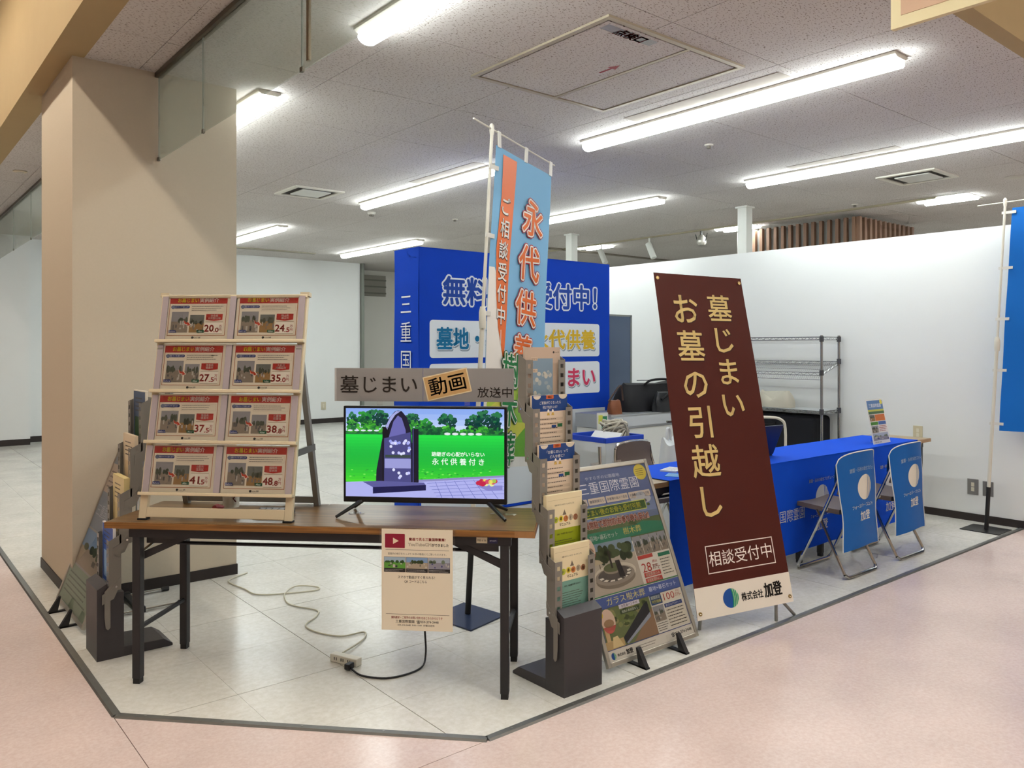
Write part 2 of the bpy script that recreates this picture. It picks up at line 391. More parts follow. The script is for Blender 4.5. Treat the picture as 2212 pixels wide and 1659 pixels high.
# --- ceiling of the shop: backing with acoustic boards; painted edge; fascia up to the corridor ceiling
ce = structure(MB().box(1.0, 17, 1.66, 17, CEIL + .006, CEIL + .06).build('ceiling', mat('ceiling_joint', '8d857c', rough=.9)), 'acoustic board ceiling of the shop', 'ceiling')
CG = .955; board = None; farc = MB()
for i in range(-2, 17):
    for j in range(0, 17):
        x0, y0 = 2.25 + i * CG, 1.66 + j * CG; x1, y1 = x0 + CG, y0 + CG
        if x1 < 1.05 or x0 > 16.6 or y0 > 16.4: continue
        cx0 = max(x0, 1.0)
        if x0 >= 9.8 or y0 >= 13.9:
            farc.box(cx0, x1 - .003, y0, y1 - .003, CEIL, CEIL + .006); continue
        if cx0 == x0:
            if board is None: board = B(0, CG - .0045, 0, CG - .0045, 0, .006).build('ceiling_board', M_CEIL, ce, (x0, y0, CEIL)).data
            else: link('ceiling_board', board, ce, (x0, y0, CEIL))
        else: B(0, x1 - .003 - cx0, 0, CG - .0045, 0, .006).build('ceiling_board', M_CEIL, ce, (cx0, y0, CEIL))
farc.build('far_ceiling_boards', M_CEIL, ce, kind='stuff')
ft = structure(MB().box(.83, 1.0, 1.57, 17, CEIL, CEIL + .1).box(1.0, 17, 1.57, 1.66, CEIL - .004, CEIL + .1).box(.83, .93, 1.67, 17, CEIL + .1, 4.05).box(.83, 17, 1.57, 1.67, CEIL + .1, 4.05).build('wall_fascia', M_FASCIA), 'cream plaster bulkhead above the shop front', 'bulkhead')
structure(B(-6.1, 17, -6.1, 17, 4.05, 4.15).build('ceiling_corridor', mat('corridor_ceiling', 'ddd2c2', rough=.85)), 'high corridor ceiling outside the shop', 'ceiling')
# --- hanging glass smoke screen along X = 1.40
M_GLASS = mat('screen_glass', 'b4c3ba', rough=.14, spec=.6, alpha=.42, noise=.05, nscale=60, stretch=(1, 4, .15))
gl = empty('wall_smoke_screen', (1.40, 0, 0)); structure(gl, 'hanging glass smoke screen below the ceiling beside the pillar', 'glass screen')
B(-.02, .02, .6, 5.06, CEIL - .03, CEIL - .004).build('rail', mat('dark_rail', '5c5649', rough=.4, metal=.5), gl)
B(-.02, .02, 6.03, 13.7, CEIL - .03, CEIL - .004).build('rail', mat('dark_rail'), gl)
ys = [.9, 1.9, 3.05, 4.25, 5.045]
for a, b in list(zip(ys, ys[1:])) + [(6.04, 7.2), (7.2, 8.4), (8.4, 9.6), (9.6, 10.8), (10.8, 12.0), (12.0, 13.65)]:
    p = B(-.0035, .0035, a + .004, b - .004, 2.575, CEIL - .03).build('glass_pane', M_GLASS, gl)
    B(-.006, .006, b - .012, b + .012, 2.57, 2.59).build('clip', mat('dark_rail'), p)
    B(-.002, .002, b - .003, b + .003, 2.59, CEIL - .03).build('seam', mat('seam_dark', '4f5a50', rough=.4), p)
B(-.006, .006, 2.98, 3.0, 2.6, CEIL - .03).build('hanger_rod', mat('rod_brown', '6f5f4a', rough=.4, metal=.6), gl)
# ================================================================== lamps and ceiling fittings
M_HOUS = mat('lamp_housing', 'dcd8cc', rough=.4)
M_TUBE = mat('led_diffuser', 'ffffff', rough=.3); 
_b = M_TUBE.node_tree.nodes['Principled BSDF']; _b.inputs['Emission Color'].default_value = (*LAMP_COOL, 1); _b.inputs['Emission Strength'].default_value = E_COOL * 3
def led(x, y0, y1, label):
    e = empty('ceiling_light', (x, (y0 + y1) / 2, CEIL), 0, label, 'ceiling light', 'long tube lights on the shop ceiling')
    L = (y1 - y0) / 2
    MB().prism([(-.075, -L, -.001), (-.075, -L, -.016), (-.05, -L, -.03), (.05, -L, -.03), (.075, -L, -.016), (.075, -L, -.001)], (0, 2 * L, 0)).build('housing', M_HOUS, e)
    for s in (-1, 1):
        a, b = (-L + .008, -.003) if s < 0 else (.003, L - .008)
        pr = [(.056 * math.cos(t), a, -.047 - .034 * math.sin(t)) for t in [math.pi * (-.17 + 1.34 * k / 9) for k in range(10)]]
        MB().prism(pr, (0, b - a, 0)).build('diffuser', M_TUBE, e)
    return e
for x, y0, y1, lb in ((4.53, 2.07, 4.57, 'long lit tube light right of the access hatch'), (6.83, 2.1, 4.62, 'long lit tube light near the right frame edge above the wire rack'),
                      (2.05, 1.2, 3.69, 'nearest lit tube light showing past the glass screen edge'), (2.05, 4.95, 7.45, 'lit tube light cut off by the pillar edge high up'),
                      (4.49, 5.63, 8.13, 'lit tube light passing behind the top of the sky-blue flag'), (6.81, 5.7, 8.2, 'lit tube light to the right of the sky-blue flag'),
                      (4.45, 10.3, 12.8, 'far lit tube light low beside the pillar edge'), (2.05, 8.7, 11.2, 'unseen tube light continuing the row behind the pillar, added to brighten the back wall'), (10.5, 1.75, 3.0, 'short unseen tube light added outside the frame at right to brighten the neighbouring ceiling'), (13.0, 1.9, 4.0, 'unseen tube light added outside the frame deeper in the neighbouring shop'), (15.5, 2.2, 4.6, 'unseen tube light added outside the frame at the far side of the neighbouring shop'), (6.65, 10.3, 12.8, 'farthest lit tube light above the left corner of the blue booth')):  # tubes behind the pillar and outside the frame are added for extra light
    led(x, y0, y1, lb)
# recessed twin lights behind the partition; last two added, unseen, to brighten the ceiling
M_TUBE2 = mat('twin_tube', 'ffffff', rough=.3); _b = M_TUBE2.node_tree.nodes['Principled BSDF']; _b.inputs['Emission Color'].default_value = (*LAMP_COOL, 1); _b.inputs['Emission Strength'].default_value = E_COOL * 6
for y, lb in ((3.77, 'recessed twin tube light nearest the right frame edge'), (6.5, 'recessed twin tube light beside the white post'), (9.23, 'recessed twin tube light just above the blue booth'), (1.05, 'unseen recessed twin tube light added beyond the right frame edge'), (11.96, 'unseen recessed twin tube light added behind the sky-blue flag')):
    e = empty('recessed_light', (9.35, y, CEIL), 0, lb, 'ceiling light', 'recessed twin lights behind the partition')
    MB().box(-.22, .22, -.29, .29, -.006, -.001).build('tray', M_HOUS, e)
    for s in (-1, 1):
        pr = [(s * .1 + .055 * math.cos(t), -.27, -.006 - .03 * math.sin(t)) for t in [math.pi * k / 6 for k in range(7)]]
        MB().prism(pr, (0, .54, 0)).build('tube', M_TUBE2, e)
# warm corridor lamps, out of frame; left row added to brighten the pillar
M_WARM = mat('warm_diffuser', 'ffe2b8', rough=.3); _b = M_WARM.node_tree.nodes['Principled BSDF']; _b.inputs['Emission Color'].default_value = (*LAMP_WARM, 1); _b.inputs['Emission Strength'].default_value = E_WARM
M_MILD = mat('mild_diffuser', 'ffeeda', rough=.3); _b = M_MILD.node_tree.nodes['Principled BSDF']; _b.inputs['Emission Color'].default_value = (*LAMP_MILD, 1); _b.inputs['Emission Strength'].default_value = E_WARM
k = 0
for x0, x1, y0, y1 in [(.0, .1, y, y + 1.2) for y in (-3.4, -1.9, -.4, 1.1, 2.6, 4.1, 5.6, 7.1, 8.6)] + [(x, x + 1.2, -.55, -.45) for x in (1.6, 3.6, 5.6, 7.6, 9.6)] + [(x, x + 1.2, -3.05, -2.95) for x in (1.6, 4.6, 7.6)] + [(-2.85, -2.75, y, y + .6) for y in (2.0, 4.0, 6.0, 8.0)]:
    k += 1
    e = empty('corridor_light', ((x0 + x1) / 2, (y0 + y1) / 2, 4.05), 0, 'unseen warm linear ceiling lamp above the pink corridor', 'ceiling light', 'warm lamps of the corridor')
    hx, hy = (x1 - x0) / 2, (y1 - y0) / 2
    B(-hx - .01, hx + .01, -hy - .01, hy + .01, -.03, -.001).build('housing', M_HOUS, e)
    B(-hx + .01, hx - .01, -hy + .01, hy - .01, -.045, -.03).build('diffuser', M_WARM if hy > hx and y0 > 1 else M_MILD, e)
# access hatch
M_ALU = mat('anodised_frame', 'b6ab95', rough=.45, metal=.3); M_SLOT = mat('dark_slot', '4c453c', rough=.8)
e = empty('ceiling_hatch', (3.45, 3.32, CEIL), 0, 'large square ceiling access hatch with two boards and a red arrow', 'hatch')
h = .575
MB().box(-h, h, -h, -h + .03, -.012, 0).box(-h, h, h - .03, h, -.012, 0).box(-h, -h + .03, -h + .03, h - .03, -.012, 0).box(h - .03, h, -h + .03, h - .03, -.012, 0).build('frame', M_ALU, e)
B(-h + .045, .075, -h + .045, h - .045, -.009, -.002).build('hatch_board', M_CEIL, e); B(.115, h - .045, -h + .045, h - .045, -.009, -.002).build('hatch_board', M_CEIL, e)
B(-h + .03, h - .03, -h + .03, h - .03, -.0018, -.0002).build('slot', M_SLOT, e)
B(.083, .107, -h + .03, h - .03, -.011, -.003).build('divider', M_ALU, e)
p = Print(); red = ink('8e1f22')
p.poly([(-.012, -.11), (.012, -.11), (.012, .02), (.045, .02), (0, .11), (-.045, .02), (-.012, .02)], red, 1)
p.build('arrow_print', e, lambda a, b, l: Vector((.0 + a * .75 - .02, -.05 - b * .75, -.009 - l * .0008)))
B(-.5, -.12, -.505, -.44, -.0105, -.0095).build('clear_tape', clear('hatch_film', .04, .3), e)
Print().text('点検口', 0, 0, .085, red, 2, .02, w=.21).build('label_print', e, lambda a, b, l: Vector((-.30 + a, -.47 - b, -.0102 - l * .0006)))
# air grilles
def grille(x, y, lb, open_):
    e = empty('air_grille', (x, y, CEIL), 0, lb, 'air grille'); h = .275; mf = mat('grille_frame', 'd5d2c6', rough=.45)
    MB().box(-h, h, -h, -h + .05, -.014, 0).box(-h, h, h - .05, h, -.014, 0).box(-h, -h + .05, -h + .05, h - .05, -.014, 0).box(h - .05, h, -h + .05, h - .05, -.014, 0).build('frame', mf, e)
    B(-h + .05, h - .05, -h + .05, h - .05, -.003, -.0005).build('opening', mat('grille_dark', '3d3a36', rough=.9), e)
    B(-.15, .17, -.17, .15, -.02, -.006).build('baffle', mat('baffle_white', 'cfd0ca', rough=.35), e, bevel=.004)
grille(3.72, 7.93, 'square ceiling air grille close to the pillar', 0); grille(7.92, 3.47, 'square ceiling air grille at upper right above the partition', 1)
# small round fittings
def disc(name, x, y, r, lb, cat, drop=.02, c='d8d5cb', hole=None):
    e = empty(name, (x, y, CEIL), 0, lb, cat)
    MB().lathe([(r, 0), (r, -drop * .5), (r * .8, -drop), (r * .1, -drop)][::-1], 20).build('body', mat('fitting_' + c, c, rough=.5), e, smooth=True)
    if hole: MB().lathe([(hole * .2, -drop - .022), (hole, -drop - .02), (hole, -drop)], 12).build('sensor', mat('sensor_grey', '77736b', rough=.4), e)
    else: MB().lathe([(r * .5, -drop - .003), (r * .55, -drop)], 16).build('centre', mat('fitting_centre', 'bdb9ae', rough=.5), e)
disc('ceiling_speaker', 2.9, 8.72, .085, 'round ceiling speaker touching the pillar edge', 'ceiling speaker', .012)
disc('smoke_detector', 4.86, 8.62, .05, 'small smoke detector between two far tube lights left of the flag', 'smoke detector', .03, hole=.03)
disc('sprinkler_head', 5.95, 8.4, .035, 'small sprinkler head left of the sky-blue flag pole', 'sprinkler', .012, hole=.018)
disc('sprinkler_head', 5.36, 4.0, .035, 'small sprinkler head between the two right tube lights', 'sprinkler', .012, hole=.018)
disc('sprinkler_head', 8.9, 4.6, .035, 'small sprinkler head above the wooden slat box', 'sprinkler', .012, hole=.018)
disc('ceiling_speaker', 8.66, 2.87, .09, 'round ceiling speaker by the right frame edge', 'ceiling speaker', .012, 'b9b3ab')
disc('downlight', 1.18, 8.7, .06, 'round downlight rim left of the pillar top', 'downlight', .012, 'cfc3ab')
# dirty repair patches on the boards
def patch(x, y, w, d, lb):
    m = mat('stained_board', '9f978e', rough=.95, noise=.35, nscale=5)
    e = empty('ceiling_patch', (x, y, CEIL), 0, lb, 'ceiling patch'); B(-w / 2, w / 2, -d / 2, d / 2, -.003, 0).build('patch_board', m, e)
patch(4.32, 6.25, .14, 1.1, 'smudged narrow ceiling patch above the tube light behind the flag'); patch(4.33, 3.3, .13, 1.25, 'smudged narrow ceiling patch between the hatch and the tube light'); patch(6.63, 3.55, .12, 1.0, 'faint ceiling patch beside the right tube light')
# ceiling slots, posts, track and spots behind the partition
def bar(name, x0, x1, y0, y1, c, lb): 
    o = tag(B(x0, x1, y0, y1, CEIL - .02, CEIL - .001).build(name, mat('bar_' + c, c, rough=.6)), lb, 'ceiling slot'); return o
bar('ceiling_slot', 3.2, 6.2, 12.95, 13.05, '8d8878', 'narrow line diffuser in the ceiling near the far white wall')
bar('ceiling_slot', 8.5, 12.4, 9.75, 9.85, '837b6f', 'narrow line diffuser in the ceiling above the blue booth')
bar('ceiling_track', 9.12, 9.17, 3.8, 12.5, 'a59d85', 'ceiling track carrying small white spotlights')
for y, lb in ((5.5, 'white square post rising behind the partition beside the slat box'), (8.44, 'white square post rising behind the blue booth')):
    e = empty('white_post', (8.06, y, 0), 0, lb, 'post', 'white posts behind the partition')
    B(-.06, .06, -.06, .06, 0, CEIL).build('shaft', mat('post_white', 'd9dbd6', rough=.5), e); B(-.08, .08, -.08, .08, CEIL - .02, CEIL - .001).build('head_plate', mat('post_white'), e)
for y, a, lb in ((10.3, .1, 'white spotlight hanging lowest at the left, above the booth'), (8.9, .5, 'white tilted spotlight second from left on the track'), (7.9, .45, 'white tilted spotlight in the middle of the track'), (9.6, .0, 'small white spotlight between the two posts')):
    e = empty('spotlight', (9.145, y, CEIL - .02), 0, lb, 'spotlight', 'spotlights on the track')
    MB().tube([(0, 0, 0), (0, 0, -.1)], .012, 8).build('stem', mat('post_white'), e)
    MB().tube([(0, math.sin(a) * .05, -.08), (0, -math.sin(a) * .2, -.08 - .25 * math.cos(a))], .045, 12).build('can', mat('post_white'), e, smooth=True)
e = empty('adjustable_spot', (9.145, 6.95, CEIL - .02), 0, 'metal gimbal spotlight with a wire guard near the white post', 'spotlight')
MB().tube([(0, 0, 0), (0, 0, -.06)], .015, 8).tube([(0, .1, -.04), (0, .07, -.14), (0, -.07, -.14), (0, -.1, -.04)], .008, 6).build('yoke', mat('steel_dark', '4a4a48', rough=.4, metal=.7), e)
MB().lathe([(.05, -.2), (.07, -.17), (.06, -.1), (.03, -.06)], 14).build('lamp_bowl', mat('steel_pale', 'bfbdb5', rough=.3, metal=.6), e, smooth=True)
# wooden slat box
e = empty('slat_box', (9.43, 4.85, 0), 0, 'wooden slat box rising behind the partition', 'slat screen')
M_SLAT = mat('slat_wood', '7b5d49', rough=.6, noise=.25, nscale=18, stretch=(1, 1, .1))
for k in range(16): B(0, .05, .02 + k * .108, .062 + k * .108, 1.9, 3.05).build('slat', M_SLAT, e)
for k in range(12): B(.02 + k * .128, .075 + k * .128, -.03, .02, 1.9, 3.05).build('slat', M_SLAT, e)
B(.06, .07, .04, 1.75, 1.9, 3.04).build('backing', mat('slat_backing', '8f8d88', rough=.7), e); B(.06, 1.55, .03, .04, 1.9, 3.04).build('backing', mat('slat_backing_dark', '4c3b31', rough=.7), e)
# hanging corridor sign, only its corner shows
e = empty('hanging_sign', (3.16, .72, 2.70), 0, 'peach sign board with a cream border hanging at the upper right', 'sign')
B(-.012, .012, -.75, .76, 0, .8).build('panel', mat('sign_cream', 'd8c79b', rough=.5), e); B(-.015, -.012, -.71, .72, .045, .76).build('face', mat('sign_peach', 'c09a7c', rough=.5), e)
for y in (-.6, .6): MB().tube([(0, y, .8), (0, y, 1.35)], .004, 6).build('wire', mat('steel_pale'), e)
# ================================================================== the folding table at the cut corner and what is on it
RZ = -math.pi / 4
def T(u, v, z=0): return Vector((.82 + .70711 * (u + v), 3.76 + .70711 * (v - u), z))
def wood(name, c1, c2, sc=(2, 40, 40)):
    m = mat(name, c1, rough=.28, spec=.5); nt = m.node_tree; b = nt.nodes['Principled BSDF']
    tc = nt.nodes.new('ShaderNodeTexCoord'); mp = nt.nodes.new('ShaderNodeMapping'); mp.inputs['Scale'].default_value = sc
    n = nt.nodes.new('ShaderNodeTexNoise'); n.inputs['Scale'].default_value = 1; n.inputs['Detail'].default_value = 6; n.inputs['Distortion'].default_value = 1.2
    r = nt.nodes.new('ShaderNodeValToRGB'); r.color_ramp.elements[0].position = .35; r.color_ramp.elements[1].position = .62
    r.color_ramp.elements[0].color = lin(c1); r.color_ramp.elements[1].color = lin(c2)
    nt.links.new(tc.outputs['Object'], mp.inputs[0]); nt.links.new(mp.outputs[0], n.inputs['Vector']); nt.links.new(n.outputs[0], r.inputs[0]); nt.links.new(r.outputs[0], b.inputs['Base Color'])
    return m
M_WOOD = wood('table_wood', '4f3a24', '7d5f3c'); M_WOODE = wood('table_edge', '6a4520', '9a6c38', (2, 60, 60))
M_BLKM = mat('black_steel', '2c2b2d', rough=.45, spec=.4); M_BLKP = mat('black_plastic', '1b1a1c', rough=.5)
M_CHROME = mat('chrome', 'c9c9c6', rough=.18, metal=1); M_GREYM = mat('grey_steel', '8d8c88', rough=.45, metal=.4)
def folding_table(name, loc, rz, L, D, label, wood_top=M_WOOD, wood_edge=M_WOODE, group=None):
    e = empty(name, loc, rz, label, 'table', group)
    MB().box(.003, L - .003, .003, D - .003, .674, .70).build('tabletop', wood_top, e, bevel=.003)
    MB().box(0, L, 0, .003, .672, .698).box(0, L, D - .003, D, .672, .698).box(0, .003, .003, D - .003, .672, .698).box(L - .003, L, .003, D - .003, .672, .698).build('edge_band', wood_edge, e)
    for v in (.02, D - .06):
        B(.10, L - .10, v, v + .03, .632, .672).build('side_rail', M_BLKM, e)
    for u in (.115, L - .145):
        for v in (.018, D - .058):
            lg = MB().box(u, u + .036, v, v + .036, .022, .634).build('leg', M_BLKM, e, bevel=.003)
            MB().box(u + .003, u + .033, v + .003, v + .033, 0, .022).build('foot_cap', M_BLKP, lg)
        MB().tube([(u + .018, .05, .235), (u + .018, D - .055, .235)], .011, 8).build('cross_bar', M_BLKM, e)
        s = 1 if u < L / 2 else -1
        for v in (.052, D - .075):
            x = u + (.036 if s > 0 else 0)
            MB().prism([(x, v, .53), (x, v, .565), (x + s * .16, v, .632), (x + s * .22, v, .632)], (0, .014, 0)).build('brace', M_BLKM, e)
            MB().prism([(x + s * .01, v + .002, .60), (x + s * .01, v + .002, .635), (x + s * .2, v + .002, .635), (x + s * .15, v + .002, .60)], (0, .008, 0)).build('hinge_plate', mat('hinge_steel', '3a393a', rough=.4, metal=.4), e)
        MB().tube([(u + .018, .07, .56), (u + .018, D - .09, .62)], .006, 6).build('spring_rod', M_CHROME, e)
    for v in (.13, .27):
        MB().tube([(.26, v, .585), (L - .26, v, .585)], .008, 6).build('shelf_rail', M_BLKM, e)
    for u in (.26, L - .26): MB().tube([(u, .06, .63), (u, .13, .585), (u, .27, .585), (u, D - .07, .63)], .008, 6).build('shelf_hanger', M_BLKM, e)
    return e
ft1 = folding_table('folding_table', T(0, 0), RZ, 1.855, .475, 'long dark wood-grain folding table set across the cut corner')
MB().box(1.772, 1.8555, -.0008, 0, .6718, .6982).build('corner_patch', mat('pale_wood_end', '9b7146', rough=.5, noise=.2, nscale=40), ft1)
Print().rect(0, 0, .045, .024, ink('cfc4a8')).rect(.05, 0, .088, .024, ink('2c2c4c')).text('MIE 6 36', .022, .012, .012, ink('333333'), 2, w=.036).text('smart', .069, .012, .010, ink('c9c9d6'), 2, w=.028).build('maker_sticker', ft1, plane((1.70 - .088, .0195, .642), (1, 0, 0), (0, 0, 1), .0003))
# --- display rack with eight cards
A = math.atan2(.2, .99); RX = Matrix.Rotation(-A, 4, 'X')
M_CREAM = mat('cream_aluminium', 'd3c6a8', rough=.4, metal=.15); M_CLEAR = clear('clear_pocket', .03); M_CLIP = mat('lilac_clear_edge', 'b3a8ac', rough=.2, alpha=.8)
rk = empty('display_rack', T(.468, .05, .70), RZ, 'cream tabletop A-frame display rack with four rows of cards', 'display rack')
def tilt(mb): mb.M = RX; return mb
for s in (-1, 1):
    tilt(MB()).box(min(s * .345, s * .31), max(s * .345, s * .31), 0, .022, .004, 1.01).build('side_post', M_CREAM, rk, bevel=.003)
    B(min(s * .346, s * .306), max(s * .346, s * .306), -.004, .03, 0, .008).build('rubber_foot', M_BLKP, rk)
    tilt(MB()).box(min(s * .352, s * .31), max(s * .352, s * .31), -.004, .026, 1.0, 1.018).build('corner_cap', mat('cream_cap', 'b9ac90', rough=.5), rk)
    bf = MB(); bf.prism([(s * .335, .14, .745), (s * .335, .16, .77), (s * .335, .40, .0), (s * .335, .37, .0)], (-s * .024, 0, 0)); bf.build('back_leg', M_GREYM, rk)
    MB().prism([(s * .336, .06, .27), (s * .336, .06, .30), (s * .336, .318, .30), (s * .336, .325, .27)], (-s * .008, 0, 0)).build('stay', mat('stay_steel', '77746e', rough=.35, metal=.7), rk)
B(-.31, .31, .375, .395, .012, .042).build('back_cross_bar', M_GREYM, rk)
tilt(MB()).box(-.345, .345, -.006, .022, .992, 1.008).build('top_rail', M_CREAM, rk, bevel=.003)
tilt(MB()).box(-.31, .31, .0, .02, .012, .055).build('bottom_rail', M_CREAM, rk, bevel=.002)
SR = [.112, .337, .563, .79]
for sz in SR:
    tilt(MB()).box(-.347, .347, -.024, .004, sz - .006, sz + .008).build('ledge', M_CREAM, rk, bevel=.002)
    tilt(MB()).box(-.31, .31, .006, .012, sz + .008, sz + .215).build('back_sheet', mat('rack_sheet', 'b9b0a6', rough=.6), rk)
    for x in (-.322, .0, .322): tilt(MB()).box(x - .014, x + .014, -.008, -.004, sz + .008, sz + .21).build('clear_clip', M_CLIP, rk)
CARDS = [('20.0', '奈良県', '大和郡山市'), ('24.5', '岡山県', '津山市'), ('27.5', '徳島県', '徳島市'), ('35.0', '大阪府', '岸和田市'), ('37.5', '徳島県', '徳島市'), ('38.8', '三重県', '名張市'), ('41.5', '大阪市', '住吉区'), ('48.8', '福岡県', '甘木市')]
M_PAPER = mat('cream_paper', 'e6dcc6', rough=.6, spec=.2); RED = ink('b02a22'); BLU = ink('2c3c78')
def card_print(price, a, b2, seed):
    p = Print(); W, H = 29.7, 20.6
    p.frame(1.2, 1.9, 28.5, 19.9, .25, ink('a8602c')).rect(1.2, 16.8, 28.5, 19.9, RED, 2)
    p.otext('お墓じまい', 9.9, 18.35, 2.25, ink('f3d52c'), ink('8a2a12'), 3, .06, .03, w=9.9).text('実例紹介', 19.9, 18.35, 2.2, ink('f2e6da'), 4, .03, w=9.0)
    p.rrect(1.9, 14.6, 10.8, 15.9, .6, BLU, 2).ell(2.9, 15.2, .9, .9, ink('6d7690'), 3).text('徳島スタッフがご紹介します！', 7.0, 15.25, .8, ink('d8d8e6'), 3, .02, w=6.6)
    p.frame(11.6, 13.1, 27.6, 16.0, .1, ink('cdbfa6'), 2).bars(11.9, 13.3, 27.2, 15.9, 3, ink('6b6660'), 3, .28, random.Random(seed))
    picture(p, 2.6, 3.3, 10.6, 13.0, 'grave', seed * 3, 2); picture(p, 11.4, 3.3, 18.2, 11.6, 'soil' if seed % 3 else 'grave', seed * 7 + 1, 2)
    p.poly([(8.4, 9.2), (10.0, 7.6), (10.6, 8.6), (12.4, 6.9), (10.2, 6.1), (10.4, 6.8), (9.1, 7.2)], ink('e9ded0'), 9).poly([(8.6, 9.0), (10.0, 7.9), (10.6, 8.3), (12.0, 6.9), (10.5, 6.4), (10.6, 7.1), (9.2, 7.4)], ink('c03a22'), 10)
    p.poly([(1.9, 3.2), (5.6, 3.2), (5.1, 4.5), (1.9, 4.5)], BLU, 9).text('Before', 3.6, 3.85, 1.1, ink('e6e6f0'), 10, .02, w=2.9)
    p.poly([(15.3, 3.2), (18.6, 3.2), (18.6, 4.5), (15.0, 4.5)], ink('24563a'), 9).text('After', 16.8, 3.85, 1.1, ink('e6f0e6'), 10, .02, w=2.3)
    p.poly([(19.0, 9.2), (22.9, 8.7), (26.8, 9.2), (26.8, 11.9), (19.0, 11.9)], RED, 2).text(a, 22.9, 11.1, 1.2, ink('f0e0d6'), 3, .02).text(b2, 22.9, 9.9, 1.2, ink('f0e0d6'), 3, .02)
    p.rect(19.0, 8.2, 27.2, 8.35, ink('8a6a4a'), 2).rect(18.9, 2.8, 27.2, 8.1, ink('efe6d6'), 2).rect(18.9, 2.7, 27.2, 2.85, ink('8a7a5a'), 3)
    p.text(price[:2], 20.9, 5.4, 4.4, RED, 3, .03, w=4.3).text(price[2:], 24.3, 4.6, 2.9, RED, 3, .03, w=2.2).text('万', 26.2, 6.2, 1.4, RED, 3, .02).text('円', 26.2, 4.6, 1.4, RED, 3, .02)
    p.ell(13.4, 1.0, .55, .55, ink('222222')).text('Forever 加登', 15.6, 1.0, .75, ink('222222'), 2, .01, w=3.2).text('フォーエバー', 14.8, .3, .4, ink('444444'), 2, w=3.6)
    return p
for i, (pr, a, b2) in enumerate(CARDS):
    r, c = divmod(i, 2); sz = SR[3 - r]; cx = (-.1655, .1655)[c]
    col_n = ('top row', 'second row', 'third row', 'bottom row')[r] + (' left' if c == 0 else ' right')
    base = T(.468, .05, .70); R4 = Matrix.Rotation(RZ, 4, 'Z') @ RX
    e = empty('price_card', base + (R4 @ Vector((cx, -.002, sz + .009))), RZ, 'case-study card priced %s, %s of the display rack' % (pr, col_n), 'card', 'price cards in the display rack')
    x0 = -.1485
    tilt(MB()).box(x0, -x0, 0, .002, 0, .206).build('paper', M_PAPER, e)
    f = plane(RX @ Vector((x0, -.0003, 0)), (1, 0, 0), RX @ Vector((0, 0, 1)), .00012); card_print(pr, a, b2, i + 1).build('print', e, lambda u, v, l: f(u * .01, v * .01, l))
    tilt(MB()).box(x0 - .004, -x0 + .004, -.0055, -.0045, -.002, .208).build('clear_cover', M_CLEAR, e)
# --- small things beneath the rack
p0 = T(.40, .36, .70); e = empty('paper_cup', p0, 0, 'white round cup behind the rack on the table', 'cup')
MB().lathe([(.036, 0), (.036, .004), (.040, .085), (.041, .088), (.038, .088), (.036, .01), (.004, .008)], 24).build('cup_wall', mat('cup_white', 'd9d6cc', rough=.5), e, smooth=True)
MB().tube([(-.01, -.042, .075), (.004, -.046, .06), (-.006, -.044, .045), (.006, -.044, .03)], .003, 6).build('cord_tie', mat('maroon_cord', '5a2020', rough=.8), e)
e = empty('red_charm', T(.40, .235, .70), .4, 'small red gourd-shaped charm lying under the rack', 'charm')
MB().lathe([(.004, -.03), (.016, -.024), (.02, -.008), (.014, .008), (.012, .014), (.006, .026), (.002, .032)], 16).build('body', mat('charm_red', '8a2326', rough=.35), e, rot=(0, math.pi / 2, 0), loc=(0, 0, .02), smooth=True)
e = empty('calculator', T(.675, .20, .70), RZ + .06, 'flat black calculator lying by the rack foot', 'calculator')
MB().prism([(-.08, -.05, .002), (-.08, -.05, .016), (-.08, .05, .026), (-.08, .05, .002)], (.16, 0, 0)).build('case', M_BLKP, e, bevel=.003)
for i in range(5):
    for j in range(4): B(-.068 + i * .029, -.046 + i * .029, -.042 + j * .018, -.029 + j * .018, .0185 + j * .0018, .0215 + j * .0018).build('key', mat('key_grey', '9a989a', rough=.5), e)
M_TAPE = clear('clear_film', .2, .2)
for k, (u, v, w, d, r, lb) in enumerate(((.33, .43, .13, .03, .1, 'strip of clear tape at the left back foot of the rack'), (.80, .445, .12, .03, -.1, 'strip of clear tape at the right back foot of the rack'), (1.03, .27, .07, .04, .3, 'crumpled clear tape by the left television foot'), (1.69, .31, .12, .035, -.2, 'crumpled clear tape by the right television foot'))):
    e = empty('tape_strip', T(u, v, .7002), RZ + r, lb, 'tape'); MB().grid(lambda a, b: ((a - .5) * w, (b - .5) * d, .001 + .004 * math.sin(a * 9 + k) ** 2 * (1 if k > 1 else .1)), 10, 3).build('film', M_TAPE, e)
# --- television
tv = empty('television', T(1.345, .262, .70), RZ, 'flat television on splayed legs playing a memorial park film', 'television')
M_TVB = mat('tv_black', '101012', rough=.28)
MB().box(-.369, .369, -.012, .02, .056, .487).build('bezel', M_TVB, tv, bevel=.004); MB().box(-.26, .26, .02, .055, .08, .36).build('rear_housing', M_TVB, tv, bevel=.012)
for s in (-1, 1):
    MB().tube([(s * .285, .0, .062), (s * .372, -.105, .008)], [.011, .007], 8).build('leg', M_TVB, tv); MB().tube([(s * .285, .01, .062), (s * .355, .12, .008)], [.011, .007], 8).build('leg', M_TVB, tv)
EM = {}
def glow(c, k=.95):
    m = mat('screen_' + c, c, rough=.25, spec=.3)
    b = m.node_tree.nodes['Principled BSDF']; b.inputs['Base Color'].default_value = (.01, .01, .012, 1); b.inputs['Emission Color'].default_value = lin(c); b.inputs['Emission Strength'].default_value = k; m.cycles.emission_sampling = 'NONE'
    return m
W_, H_ = .715, .395
sp = Print(); X = lambda z: (z - 190) / 1425 * W_; Y = lambda z: (1330 - z) / 830 * H_
